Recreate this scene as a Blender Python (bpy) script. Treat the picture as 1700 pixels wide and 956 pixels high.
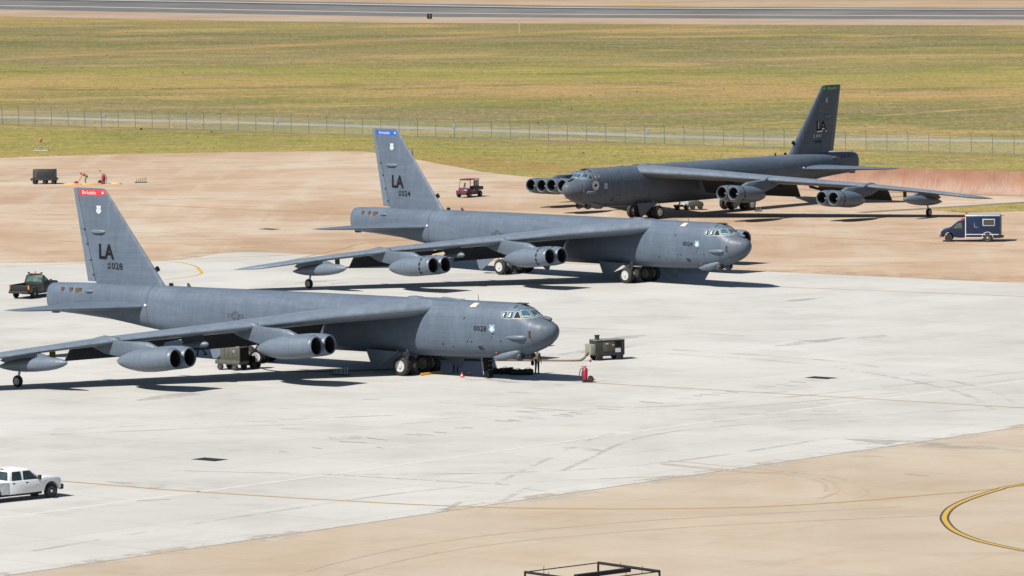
import bpy, bmesh, math, random
from mathutils import Vector, Matrix, Quaternion
R=math.radians
for o in list(bpy.data.objects): bpy.data.objects.remove(o)
sc=bpy.context.scene
COL=sc.collection
# ---------------------------------------------------------------- camera
cd=bpy.data.cameras.new('camera'); cam=bpy.data.objects.new('camera',cd); COL.objects.link(cam)
cd.sensor_width=36; cd.lens=8823.1/1700*36; cd.clip_start=1; cd.clip_end=20000
PITCH=.0815512; ROLL=-.0092298
fw=Vector((0,math.cos(PITCH),-math.sin(PITCH))); up=Vector((0,math.sin(PITCH),math.cos(PITCH))); rt=Vector((1,0,0))
c_,s_=math.cos(ROLL),math.sin(ROLL)
# image axes: u = x*c - yd*s ; vd = x*s + yd*c  (yd points down) -> camera right/up in world
rt2=rt*c_+up*s_; up2=up*c_-rt*s_
cam.matrix_world=Matrix(((rt2.x,up2.x,-fw.x,0),(rt2.y,up2.y,-fw.y,0),(rt2.z,up2.z,-fw.z,37.1907),(0,0,0,1)))
sc.camera=cam
# ---------------------------------------------------------------- sky, sun, exposure
SUN=Vector((-.66,-.56,1)).normalized()
world=bpy.data.worlds.new('World'); sc.world=world; world.use_nodes=True
nt=world.node_tree; nt.nodes.clear()
wo=nt.nodes.new('ShaderNodeOutputWorld'); bg=nt.nodes.new('ShaderNodeBackground'); sky=nt.nodes.new('ShaderNodeTexSky')
sky.sky_type='NISHITA'; sky.sun_disc=False; sky.sun_elevation=math.asin(SUN.z); sky.sun_rotation=math.atan2(SUN.x,SUN.y)
sky.air_density=1.0; sky.dust_density=.6; sky.ozone_density=1.5
bg.inputs['Strength'].default_value=.05
nt.links.new(sky.outputs[0],bg.inputs[0]); nt.links.new(bg.outputs[0],wo.inputs[0])
sd=bpy.data.lights.new('sun','SUN'); sd.energy=5; sd.angle=R(.53); sd.color=(1,.945,.86)
so=bpy.data.objects.new('sun',sd); COL.objects.link(so); so.rotation_euler=SUN.to_track_quat('Z','Y').to_euler()
vs=sc.view_settings; vs.view_transform='Standard'; vs.look='None'; vs.exposure=.82; vs.gamma=1; vs.use_curve_mapping=False
# ---------------------------------------------------------------- materials
KEXP=2.3; GS=.68      # GS keeps plain material colours in step with the exposure
class AC(tuple): pass
def lin(v): v/=255; return v/12.92 if v<=.04045 else ((v+.055)/1.055)**2.4
def A(r,g,b,k=KEXP): return AC((lin(r)/k,lin(g)/k,lin(b)/k))     # albedo of a sunlit surface seen as this sRGB colour
MATS={}
def base(name):
    m=bpy.data.materials.new(name); m.use_nodes=True; n=m.node_tree; b=n.nodes['Principled BSDF']; return m,n,b
def N(n,t,**kw):
    o=n.nodes.new(t)
    for k,v in kw.items():
        if k.startswith('_'): setattr(o,k[1:],v)
        else: o.inputs[k.replace('__',' ')].default_value=v
    return o
def mix(n,f,a,b,typ='MIX'):
    m=n.nodes.new('ShaderNodeMix'); m.data_type='RGBA'; m.blend_type=typ
    for s,v in ((m.inputs[0],f),(m.inputs[6],a),(m.inputs[7],b)):
        if hasattr(v,'links') or hasattr(v,'is_linked'): n.links.new(v,s)
        else: s.default_value=(v if not isinstance(v,tuple) else (*v[:3],1))
    return m.outputs[2]
def noise(n,vec,scale,detail=4,rough=.55):
    t=N(n,'ShaderNodeTexNoise'); t.inputs['Scale'].default_value=scale; t.inputs['Detail'].default_value=detail; t.inputs['Roughness'].default_value=rough
    if vec is not None: n.links.new(vec,t.inputs['Vector'])
    return t.outputs['Fac']
def ramp(n,f,stops):
    r=n.nodes.new('ShaderNodeValToRGB'); e=r.color_ramp.elements
    while len(e)<len(stops): e.new(.5)
    for i,(p,c) in enumerate(stops): e[i].position=p; e[i].color=(*c,1) if len(c)==3 else c
    n.links.new(f,r.inputs[0]); return r.outputs[0]
def gray(n,f,a,b): return ramp(n,f,[(a,(0,0,0)),(b,(1,1,1))])
def math_(n,op,a,b=None,c=None):
    m=n.nodes.new('ShaderNodeMath'); m.operation=op
    for i,v in enumerate((a,b,c)):
        if v is None: continue
        if isinstance(v,(int,float)): m.inputs[i].default_value=v
        else: n.links.new(v,m.inputs[i])
    return m.outputs[0]
def objco(n,scale=(1,1,1),rot=(0,0,0),loc=(0,0,0)):
    t=n.nodes.new('ShaderNodeTexCoord'); m=n.nodes.new('ShaderNodeMapping')
    m.inputs['Scale'].default_value=scale; m.inputs['Rotation'].default_value=rot; m.inputs['Location'].default_value=loc
    n.links.new(t.outputs['Object'],m.inputs[0]); return m.outputs[0]
def bump(n,b,h,strength=.2,dist=.02):
    u=n.nodes.new('ShaderNodeBump'); u.inputs['Strength'].default_value=strength; u.inputs['Distance'].default_value=dist
    n.links.new(h,u.inputs['Height']); n.links.new(u.outputs[0],b.inputs['Normal'])
def mat(name,col,rough=.6,metal=0,var=.18,scale=4,bumps=0,spec=.5,emit=None,alpha=None):
    if name in MATS: return MATS[name]
    if not isinstance(col,AC): col=tuple(x*GS for x in col)
    m,n,b=base(name); MATS[name]=m
    b.inputs['Roughness'].default_value=rough; b.inputs['Metallic'].default_value=metal; b.inputs['Specular IOR Level'].default_value=spec
    v=objco(n); f=noise(n,v,scale,5)
    lo=tuple(x*(1-var) for x in col); hi=tuple(min(1,x*(1+var)) for x in col)
    n.links.new(ramp(n,f,[(.3,lo),(.7,hi)]),b.inputs['Base Color'])
    if bumps: bump(n,b,noise(n,v,scale*6,3),bumps)
    return m
def paint_grey(name,col,dirt=.22,spec=.16,axes=(0,2)):
    m,n,b=base(name); MATS[name]=m
    v=objco(n); big=noise(n,v,.35,5,.6); vs_=objco(n,(.5,2,5.5)); st=noise(n,vs_,1.0,4)
    fade=noise(n,objco(n,(2.2,1,.45)),1.6,5,.65)
    c=ramp(n,big,[(.3,tuple(x*(1-dirt*.7) for x in col)),(.5,col),(.72,tuple(min(1,x*(1+dirt)) for x in col))])
    c=mix(n,.35,c,ramp(n,st,[(.35,tuple(x*.72 for x in col)),(.7,tuple(x*1.22 for x in col))]))
    c=mix(n,.3,c,ramp(n,fade,[(.35,tuple(x*.78 for x in col)),(.68,tuple(x*1.2 for x in col))]))
    # skin panels of slightly different tone with thin dark seams between them
    sx=n.nodes.new('ShaderNodeSeparateXYZ'); n.links.new(objco(n),sx.inputs[0]); cx=n.nodes.new('ShaderNodeCombineXYZ')
    for i,k in enumerate(axes): n.links.new(sx.outputs[k],cx.inputs[i])
    def bricks(w,h,mo,c1,c2,mc):
        br=N(n,'ShaderNodeTexBrick'); br.offset=.37; br.squash=.7; br.squash_frequency=3; br.inputs['Scale'].default_value=1; br.inputs['Brick Width'].default_value=w; br.inputs['Row Height'].default_value=h; br.inputs['Mortar Size'].default_value=mo; br.inputs['Mortar Smooth'].default_value=.2; br.inputs['Bias'].default_value=0
        br.inputs['Color1'].default_value=(c1,)*3+(1,); br.inputs['Color2'].default_value=(c2,)*3+(1,); br.inputs['Mortar'].default_value=(mc,)*3+(1,); n.links.new(cx.outputs[0],br.inputs['Vector']); return br.outputs['Color']
    c=mix(n,.26,c,bricks(2.3,1.1,.014,.84,1.1,.45),'MULTIPLY'); c=mix(n,.3,c,bricks(.92,1.75,.008,.92,1.06,.7),'MULTIPLY')
    soot=noise(n,objco(n,(.18,1,1.6),loc=(4,4,4)),1.0,6,.7); c=mix(n,math_(n,'MULTIPLY',gray(n,soot,.56,.74),.36),c,tuple(x*.55 for x in col))
    chalk=noise(n,objco(n,(.5,.5,1.2),loc=(14,2,9)),.8,6,.72); c=mix(n,math_(n,'MULTIPLY',gray(n,chalk,.56,.76),.32),c,tuple(min(1,x*1.5) for x in col))
    n.links.new(c,b.inputs['Base Color']); b.inputs['Specular IOR Level'].default_value=spec
    n.links.new(ramp(n,fade,[(.3,(.34,)*3),(.7,(.48,)*3)]),b.inputs['Roughness'])
    wv=N(n,'ShaderNodeTexWave'); wv.inputs['Scale'].default_value=.55; wv.inputs['Distortion'].default_value=2.5; wv.inputs['Detail'].default_value=2; wv.inputs['Detail Scale'].default_value=.6; n.links.new(objco(n),wv.inputs['Vector'])
    wr=math_(n,'MULTIPLY',wv.outputs['Fac'],gray(n,big,.42,.62)); bump(n,b,math_(n,'ADD',wr,noise(n,objco(n,(1.6,1,.55)),1.3,3)),.22,.05)
    return m
def glass(name,col,rough=.08,spec=.8):
    if name in MATS: return MATS[name]
    m,n,b=base(name); MATS[name]=m; b.inputs['Base Color'].default_value=(*col,1); b.inputs['Roughness'].default_value=rough; b.inputs['Specular IOR Level'].default_value=spec
    f=noise(n,objco(n),1.6,3); n.links.new(ramp(n,f,[(.35,tuple(x*.55 for x in col)),(.65,tuple(x*1.5 for x in col))]),b.inputs['Base Color'])
    return m
# ---------------------------------------------------------------- mesh helpers
class MB:
    def __init__(s): s.v=[]; s.f=[]
    def add(s,vs,fs):
        o=len(s.v); s.v+= [tuple(p) for p in vs]; s.f+=[tuple(i+o for i in f) for f in fs]; return s
    def box(s,c,d,rz=0,ry=0,rx=0,top=(1,1)):
        M=Matrix.Rotation(rz,3,'Z')@Matrix.Rotation(ry,3,'Y')@Matrix.Rotation(rx,3,'X'); vs=[]
        for z in (-.5,.5):
            k=top if z>0 else (1,1)
            for x,y in ((-.5,-.5),(.5,-.5),(.5,.5),(-.5,.5)): vs.append(Vector(c)+M@Vector((x*d[0]*k[0],y*d[1]*k[1],z*d[2])))
        return s.add(vs,[(3,2,1,0),(4,5,6,7),(0,1,5,4),(1,2,6,5),(2,3,7,6),(3,0,4,7)])
    def tube(s,p0,p1,r0,r1=None,n=10,cap=True):
        r1=r0 if r1 is None else r1; p0,p1=Vector(p0),Vector(p1); d=(p1-p0).normalized(); a=d.orthogonal().normalized(); b=d.cross(a); vs=[]
        for p,r in ((p0,r0),(p1,r1)):
            for i in range(n): t=2*math.pi*i/n; vs.append(p+(a*math.cos(t)+b*math.sin(t))*r)
        fs=[(i,(i+1)%n,n+(i+1)%n,n+i) for i in range(n)]
        if cap: fs+=[tuple(range(n-1,-1,-1)),tuple(range(n,2*n))]
        return s.add(vs,fs)
    def path(s,pts,r,n=8):
        pts=[Vector(p) for p in pts]; rings=[]
        for i,p in enumerate(pts):
            d=(pts[min(i+1,len(pts)-1)]-pts[max(i-1,0)]).normalized(); a=d.cross(Vector((0,0,1)))
            a=a.normalized() if a.length>1e-3 else Vector((1,0,0)); b=d.cross(a); rr=r[i] if isinstance(r,(list,tuple)) else r
            rings.append([p+(a*math.cos(2*math.pi*k/n)+b*math.sin(2*math.pi*k/n))*rr for k in range(n)])
        return s.loft(rings)
    def loft(s,rings,cap=True,closed=True):
        n=len(rings[0]); vs=[p for r in rings for p in r]; fs=[]
        for j in range(len(rings)-1):
            for i in range(n if closed else n-1): k=(i+1)%n; fs.append((j*n+i,j*n+k,(j+1)*n+k,(j+1)*n+i))
        if cap: fs+=[tuple(range(n-1,-1,-1)),tuple(range((len(rings)-1)*n,len(rings)*n))]
        return s.add(vs,fs)
    def lathe(s,o,ax,prof,n=20,cap=True):   # prof: (distance along ax, radius)
        o=Vector(o); ax=Vector(ax).normalized(); a=ax.orthogonal().normalized(); b=ax.cross(a)
        return s.loft([[o+ax*d+(a*math.cos(2*math.pi*i/n)+b*math.sin(2*math.pi*i/n))*max(r,.001) for i in range(n)] for d,r in prof],cap)
    def ell(s,c,r,n=14,m=8,ax=None):
        c=Vector(c); rings=[]
        for j in range(m+1):
            t=math.pi*(j/m); t=min(max(t,.02),math.pi-.02); rings.append([c+Vector((r[0]*math.sin(t)*math.cos(2*math.pi*i/n),r[1]*math.sin(t)*math.sin(2*math.pi*i/n),-r[2]*math.cos(t))) for i in range(n)])
        return s.loft(rings)
    def prism(s,poly,y0,y1,inset=0):    # poly in (x,z), extruded along y
        n=len(poly); cx=sum(p[0] for p in poly)/n; cz=sum(p[1] for p in poly)/n
        vs=[(x,y0,z) for x,z in poly]+[(x,y1,z) for x,z in poly]
        return s.add(vs,[tuple(range(n)),tuple(range(2*n-1,n-1,-1))]+[(i,n+i,n+(i+1)%n,(i+1)%n) for i in range(n)])
    def quad(s,a,b,c,d): return s.add([a,b,c,d],[(0,1,2,3)])
    def build(s,name,m,parent=None,smooth=True,bev=0,seg=2,ang=38):
        me=bpy.data.meshes.new(name); bm=bmesh.new(); vv=[bm.verts.new(p) for p in s.v]
        for f in s.f:
            try: bm.faces.new([vv[i] for i in f])
            except ValueError: pass
        bmesh.ops.recalc_face_normals(bm,faces=bm.faces)
        if bev:
            ed=[e for e in bm.edges if len(e.link_faces)==2 and e.calc_face_angle(0)>R(30)]
            bmesh.ops.bevel(bm,geom=ed,offset=bev,segments=seg,affect='EDGES',profile=.5,clamp_overlap=True)
        bm.to_mesh(me); bm.free()
        if smooth:
            for p in me.polygons: p.use_smooth=True
            me.set_sharp_from_angle(angle=R(ang))
        if m is not None: me.materials.append(m)
        o=bpy.data.objects.new(name,me); COL.objects.link(o)
        if parent is not None: o.parent=parent
        return o
def thing(name,label,cat,loc=(0,0,0),rz=0,group=None):
    o=bpy.data.objects.new(name,None); COL.objects.link(o); o.location=loc; o.rotation_euler=(0,0,rz); o.empty_display_size=.5
    o['label']=label; o['category']=cat
    if group: o['group']=group
    return o
def tag(o,label,cat,group=None):
    o['label']=label; o['category']=cat
    if group: o['group']=group
    return o
def copy_tree(o,parent=None):
    kids=list(o.children); c=o.copy(); COL.objects.link(c); c.parent=parent
    for k in kids: copy_tree(k,c)
    return c
def struct(o,label=None): o['kind']='structure'; 
def sheet(name,poly,z,m,parent=None):
    mb=MB(); mb.add([(x,y,z) for x,y in poly],[tuple(range(len(poly)))]); o=mb.build(name,m,parent,smooth=False)
    if parent is None: o['kind']='structure'
    return o
def strip(name,pts,w,z,m,parent=None,seg=1):
    P=[Vector((x,y,0)) for x,y in pts]; L=[];Rr=[]
    for i,p in enumerate(P):
        d=(P[min(i+1,len(P)-1)]-P[max(i-1,0)]).normalized(); nn=Vector((-d.y,d.x,0)); ww=w[i] if isinstance(w,(list,tuple)) else w
        L.append(p+nn*ww/2); Rr.append(p-nn*ww/2)
    mb=MB()
    for i in range(len(P)-1): mb.quad((L[i].x,L[i].y,z),(Rr[i].x,Rr[i].y,z),(Rr[i+1].x,Rr[i+1].y,z),(L[i+1].x,L[i+1].y,z))
    o=mb.build(name,m,parent,smooth=False)
    if parent is None: o['kind']='structure'
    return o
def spline(pts,n=8):   # Catmull-Rom through the points
    out=[]
    for i in range(len(pts)-1):
        p0=pts[max(i-1,0)];p1=pts[i];p2=pts[i+1];p3=pts[min(i+2,len(pts)-1)]
        for k in range(n):
            t=k/n; out.append(tuple(.5*((2*p1[j])+(-p0[j]+p2[j])*t+(2*p0[j]-5*p1[j]+4*p2[j]-p3[j])*t*t+(-p0[j]+3*p1[j]-3*p2[j]+p3[j])*t**3) for j in range(len(p1))))
    out.append(tuple(pts[-1])); return out
# ---------------------------------------------------------------- ground, pavements, runway
def field_mat():
    m,n,b=base('dry_grassland'); v=objco(n); sx=n.nodes.new('ShaderNodeSeparateXYZ'); n.links.new(v,sx.inputs[0])
    an=objco(n,(.3,1,1)); nb=noise(n,v,.014,6,.62); nm=noise(n,objco(n,(.6,1,1),loc=(40,7,0)),.033,8,.68); nf=noise(n,v,.5,6,.7); nf2=noise(n,objco(n,(.45,1,1),loc=(9,3,1)),.11,7,.68); nf3=noise(n,objco(n,(.5,1,1),loc=(5,13,1)),.3,6,.7)
    y=math_(n,'ADD',sx.outputs[1],math_(n,'MULTIPLY',math_(n,'SUBTRACT',nb,.5),130)); y=math_(n,'ADD',y,math_(n,'MULTIPLY',math_(n,'SUBTRACT',nm,.5),46))
    y=math_(n,'ADD',y,math_(n,'MULTIPLY',sx.outputs[0],.35))
    t=math_(n,'DIVIDE',math_(n,'SUBTRACT',y,600),620)
    G=A(148,147,80); Bg=A(178,172,86); Y=A(196,178,104); T=A(216,176,120); O=A(158,144,98); Gy=A(160,145,110); D=A(112,118,72)
    band=ramp(n,t,[(0,Y),(.12,Y),(.17,Bg),(.21,G),(.26,Gy),(.30,G),(.36,T),(.42,T),(.45,Bg),(.49,Bg),(.52,G),(.56,Gy),(.64,O),(.68,T),(.72,D),(.75,Gy),(.79,D),(.84,Gy),(.9,O),(.95,Y),(1,T)]) if False else ramp(n,t,[(0,Y),(.13,Bg),(.2,G),(.27,Gy),(.31,G),(.37,T),(.42,T),(.46,Bg),(.5,Bg),(.54,G),(.58,Gy),(.65,O),(.7,D),(.74,Gy),(.78,D),(.83,Gy),(.9,O),(1,T)])
    pt=ramp(n,nm,[(.30,D),(.42,G),(.52,Gy),(.60,Y),(.70,T)])
    c=mix(n,.22,band,pt); n2=noise(n,objco(n,(.55,1,1),loc=(71,23,4)),.028,9,.7); n3=noise(n,objco(n,(.4,1,1),loc=(11,53,4)),.045,9,.7)
    c=mix(n,math_(n,'MULTIPLY',gray(n,n2,.54,.60),.8),c,A(216,182,122)); c=mix(n,math_(n,'MULTIPLY',ramp(n,n2,[(.38,(1,1,1)),(.44,(0,0,0))]),.75),c,A(124,130,74)); c=mix(n,math_(n,'MULTIPLY',gray(n,n3,.55,.60),.7),c,A(186,176,92)); c=mix(n,math_(n,'MULTIPLY',ramp(n,n3,[(.37,(1,1,1)),(.43,(0,0,0))]),.7),c,A(158,146,114))
    c=mix(n,math_(n,'MULTIPLY',gray(n,nf2,.55,.64),.55),c,T); c=mix(n,math_(n,'MULTIPLY',gray(n,nf3,.54,.62),.45),c,D)
    c=mix(n,math_(n,'MULTIPLY',gray(n,nf,.50,.72),.5),c,A(112,116,66)); c=mix(n,math_(n,'MULTIPLY',gray(n,noise(n,objco(n,(.6,1,1),loc=(2,5,8)),.7,6,.75),.54,.76),.55),c,A(204,184,134))
    sp=noise(n,objco(n,(1.7,.3,1)),1.0,8,.8); c=mix(n,math_(n,'MULTIPLY',gray(n,sp,.48,.60),.5),c,A(112,112,66)); sp2=noise(n,objco(n,(1.1,.22,1),loc=(3,77,1)),1.0,8,.8); c=mix(n,math_(n,'MULTIPLY',gray(n,sp2,.50,.62),.5),c,A(214,194,136))
    # worn dirt tracks across the grass (lines a,b -> distance)
    def track(x0,y0,x1,y1,w,xa,xb):
        dx,dy=x1-x0,y1-y0; L=math.hypot(dx,dy)
        d=math_(n,'SUBTRACT',math_(n,'MULTIPLY',math_(n,'SUBTRACT',sx.outputs[1],y0),dx/L),math_(n,'MULTIPLY',math_(n,'SUBTRACT',sx.outputs[0],x0),dy/L))
        d=math_(n,'ADD',d,math_(n,'MULTIPLY',math_(n,'SUBTRACT',nm,.5),w*2.2)); d=math_(n,'ABSOLUTE',d)
        k=math_(n,'SUBTRACT',1,math_(n,'DIVIDE',d,w)); k=math_(n,'MAXIMUM',k,0); k=math_(n,'MULTIPLY',k,gray(n,nf2,.34,.6))
        k=math_(n,'MULTIPLY',k,math_(n,'MULTIPLY',math_(n,'GREATER_THAN',sx.outputs[0],xa),math_(n,'LESS_THAN',sx.outputs[0],xb)))
        return math_(n,'MULTIPLY',math_(n,'MINIMUM',math_(n,'MULTIPLY',k,1.5),1),gray(n,nf3,.30,.58))
    c=mix(n,track(22,714,75,772,1.6,12,140),c,A(214,184,128))
    c=mix(n,track(-96,990,40,1140,7,-140,70),c,A(205,165,115))
    c=mix(n,math_(n,'MULTIPLY',track(-12,654,6,626,9,-13,30),.6),c,A(176,130,84))
    c=mix(n,math_(n,'MULTIPLY',track(-80,668,-50,676,5,-90,-48),.7),c,A(190,150,105))
    n.links.new(c,b.inputs['Base Color']); b.inputs['Roughness'].default_value=.95; b.inputs['Specular IOR Level'].default_value=.1
    bump(n,b,nf,.5,.25); return m
def conc_mat(name,c0,c1,c2,ang,slab,dark,stain,seamcol,streak=.3):
    m,n,b=base(name); v=objco(n,rot=(0,0,-ang)); w=objco(n)
    big=noise(n,w,.035,5,.6); md=noise(n,objco(n,loc=(3,8,2)),.16,6,.65); fn=noise(n,w,2.2,6,.7); st=noise(n,objco(n,(.22,1.5,1),rot=(0,0,-ang)),.12,5,.6); st2=noise(n,objco(n,(1.6,.16,1),rot=(0,0,-ang),loc=(7,1,0)),.14,5,.6)
    c=ramp(n,big,[(.34,c0),(.5,c1),(.66,c2)])
    c=mix(n,math_(n,'MULTIPLY',gray(n,md,.5,.72),stain),c,dark)
    c=mix(n,math_(n,'MULTIPLY',gray(n,st,.5,.72),streak),c,tuple(x*.83 for x in c0)); c=mix(n,math_(n,'MULTIPLY',gray(n,st2,.52,.75),streak),c,c2)
    br=N(n,'ShaderNodeTexBrick'); br.offset=0; br.inputs['Scale'].default_value=1/slab; br.inputs['Brick Width'].default_value=1; br.inputs['Row Height'].default_value=1; br.inputs['Mortar Size'].default_value=.010; br.inputs['Mortar Smooth'].default_value=.3
    br.inputs['Color1'].default_value=(.86,.86,.87,1); br.inputs['Color2'].default_value=(1,1,1,1); br.inputs['Mortar'].default_value=(*seamcol,1); n.links.new(v,br.inputs['Vector'])
    c=mix(n,.38,c,br.outputs['Color'],'MULTIPLY'); c=mix(n,math_(n,'MULTIPLY',gray(n,fn,.35,.7),.10),c,tuple(x*.7 for x in c0))
    # thin straggling cracks and dark crayon-like scuffs
    vo=N(n,'ShaderNodeTexVoronoi'); vo.feature='DISTANCE_TO_EDGE'; vo.inputs['Scale'].default_value=.045; n.links.new(w,vo.inputs['Vector'])
    n.links.new(c,b.inputs['Base Color']); b.inputs['Roughness'].default_value=.85; b.inputs['Specular IOR Level'].default_value=.25
    bump(n,b,fn,.15,.01); return m
GA=R(50)
M_field=field_mat()
M_white=conc_mat('pale_concrete',A(226,225,219),A(236,235,230),A(243,242,238),GA,7.6,A(196,192,186),.45,(.55,.54,.52))
M_tan=conc_mat('stained_tan_concrete',A(216,186,156),A(230,204,176),A(238,222,202),GA,7.6,A(202,160,124),.7,(.6,.52,.45),.75)
M_beige=conc_mat('beige_concrete',A(214,195,170),A(224,207,184),A(232,219,200),GA,7.6,A(212,184,154),.55,(.72,.66,.6),.5)
M_run=conc_mat('runway_asphalt',A(128,126,124),A(142,140,137),A(156,153,149),R(-35),30,A(108,106,106),.5,(.8,.8,.8))
M_road=conc_mat('perimeter_road_surface',A(176,170,160),A(190,184,174),A(200,194,184),R(-36),9,A(170,158,140),.5,(.7,.7,.7))
M_shoulder=conc_mat('runway_shoulder_surface',A(196,170,146),A(208,184,158),A(216,196,172),R(-35),20,A(190,158,130),.5,(.8,.8,.8))
M_asph=mat('old_asphalt',A(132,124,112),.9,var=.2,scale=.8)
def worn(name,col,under,amt=.5,scale=1.2):
    m,n,b=base(name); f=noise(n,objco(n),scale,6,.7); n.links.new(mix(n,gray(n,f,amt-.12,amt+.16),col,under),b.inputs['Base Color']); b.inputs['Roughness'].default_value=.8; return m
M_wline=worn('worn_white_paint',A(250,250,246,2.2),A(236,235,229),.55)
M_yline=worn('worn_yellow_paint',A(200,162,92),A(212,186,138),.56)
M_ybold=worn('fresh_yellow_paint',A(236,190,70),A(222,180,90),.66)
M_black=mat('black_line_paint',A(92,86,78),.8,var=.2)
M_scuff=worn('dark_joint_sealant',A(150,146,140),A(196,193,187),.56,.9)
M_skid=worn('rubber_skid_mark',A(196,180,162),A(224,204,180),.46,.5)


sheet('ground',[(-5000,-800),(5000,-800),(5000,12000),(-5000,12000)],-.012,M_field)
sheet('apron',[(-230,60),(160,60),(160,470),(130,530),(58,568.5),(31.5,584.5),(15,599),(1.5,612.9),(-3.4,623),(-11.7,650),(-15,661),(-18.5,668),(-26.4,669.6),(-41.5,668.4),(-54.2,665),(-63.6,661.2),(-110,645),(-230,610)],-.004,M_tan)
farE=spline([(88,427),(44,455.1),(24,469.3),(-16.3,494.1),(-24,499.2),(-27.4,498.0),(-29.2,493.5),(-31.5,490.3),(-36,489),(-47.2,488.3),(-110,487)],5)
NE=[(-110,180),(-60,236.4),(-26.1,274.7),(-9.6,293.3),(9.5,314.9),(33,341.4),(88,403.5)]
sheet('foreground_apron',[(-230,60),(160,60),(160,480),(88.2,403.5)]+NE[::-1][1:]+[(-230,50)],-.002,M_beige)
sheet('parking_apron',NE+farE,0,M_white)
rw=spline([(-330,1520),(-129.7,1354.6),(-41.3,1275),(.6,1243),(55,1217),(115,1192),(330,1112)],5)
def off(l,d):
    o=[]
    for i,p in enumerate(l):
        a=Vector(l[min(i+1,len(l)-1)])-Vector(l[max(i-1,0)]); a.normalize(); o.append((p[0]-a.y*d,p[1]+a.x*d))
    return o
strip('runway_shoulder',off(rw,23),178,-.004,M_shoulder)
strip('runway',off(rw,14),84,0,M_run)
for nm,d,w,m in (('runway_centre_line',-3,2.0,M_wline),('runway_edge_line',43,2.6,M_wline),('runway_rubber_track',36,8,mat('runway_rubber',A(78,77,80),.8,var=.25,scale=.15)),('runway_rubber_track',-18,9,mat('runway_wear',A(122,120,118),.8,var=.2,scale=.1)),('runway_edge_line',-1.5+.0,.0,None)):
    if m: strip(nm,off(rw,d),w,.004,m)
ch=off(rw,74)
for i in range(3,len(ch)-3):
    a=Vector(ch[i]); b_=Vector(ch[i+1]); 
    for k in (0,.5):
        p=a.lerp(b_,k); strip('shoulder_chevron',[(p.x-5,p.y+9),(p.x+7,p.y-13)],1.0,.002,M_ybold)
road=spline([(-260,880),(-73.7,766.4),(-23.9,733.5),(10,706),(35.2,687.5),(65.7,678),(260,590)],6)
strip('perimeter_road',road,5.2,-.006,M_road)
sheet('grass_island',[(42.6,550.6),(54,558.6),(90,572),(160,560),(160,530),(52.8,546.4),(46.5,545)],.004,M_field)
strip('asphalt_strip',[(36,546.5),(43,551.4),(54.5,560),(90,575)],1.6,.003,M_asph)
# painted lines on the apron
strip('white_line',[(-80,240),(-29.1,298.6),(-10.6,318.8),(10.5,343.7),(35.9,371.1),(70,410)],.26,.004,M_wline)
yl=spline([(-60,340),(-27.11,316.2),(-19.6,310.8),(-8.79,304.6),(-1.84,301.6),(5.02,300.2),(9.13,300.1),(13.93,300.5),(18.87,302.4),(24.31,305.6),(29.9,309.5),(60,334)],6)
strip('taxi_line',yl,.34,.004,M_yline)
arc=spline([(40,322),(29.9,310.2),(28.2,307.6),(26.19,303.4),(24.83,299.5),(24.1,295.5),(23.95,292.3),(24.15,288.8),(24.94,285.2),(26.0,282.6),(27.3,280.2),(31,274)],6)
strip('taxi_line_border',arc,.54,.006,M_black); strip('taxi_curve_line',arc,.27,.010,M_ybold)
for l in ([(3,374.6),(7.5,371.1),(34.1,352.9),(70,328)],[(22.7,453.7),(42.7,441.5),(80,419)],[(-60,478),(-16,497.5)],[(-40,570),(46,498)]):
    strip('lead_in_line',l,.26,.005,M_yline)
strip('lead_in_curve',spline([(-30.6,467.5),(-28.85,470.1),(-27.8,474),(-28.2,478.3),(-28.9,483),(-31.1,488.5),(-34.5,490.6)],6),.3,.006,M_ybold)
strip('lead_in_curve',spline([(-24,478),(-16.5,501),(-14.4,509),(-9.9,513.5),(-2,517)],6),.28,.006,M_yline)
strip('tan_joint_line',[(-70,575),(52,489)],.22,.002,worn('pale_joint',A(232,214,192),A(222,196,166),.5))
strip('tan_joint_line',[(-70,590),(50,505)],.2,.002,MATS.get('x') or bpy.data.materials['pale_joint'])
random.seed(4)
mb=MB()
def dash(x,y,a,l,w):
    d=Vector((math.cos(a),math.sin(a),0))*l/2; n_=Vector((-math.sin(a),math.cos(a),0))*w/2; c=Vector((x,y,.004))
    mb.quad(c-d-n_,c+d-n_*random.uniform(.4,1),c+d+n_*random.uniform(.4,1),c-d+n_)
for i in range(46):
    t=i/45; x=-14+t*36; y=331+t*42.5
    if random.random()<.6: dash(x+random.uniform(-.5,.5),y+random.uniform(-.6,.6),R(-38)+random.uniform(-.25,.25),random.uniform(.8,2.2),random.uniform(.1,.3))
for i in range(26): dash(random.uniform(-22,26),random.uniform(305,372),R(random.uniform(-60,20)),random.uniform(.6,2.2),random.uniform(.06,.2))
for i in range(10): dash(-11+i*1.15,318.2-i*.65,R(-30),random.uniform(.8,1.7),.15)
o=mb.build('joint_repairs',M_scuff,smooth=False); o['kind']='structure'
mb=MB()
for i in range(60): dash(random.uniform(-60,48),random.uniform(500,660),R(random.uniform(-50,10)),random.uniform(1,6),random.uniform(.12,.5))
o=mb.build('pavement_stains',worn('old_oil_stain',A(186,150,118),A(214,186,156),.5,.5),smooth=False); o['kind']='structure'
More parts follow.
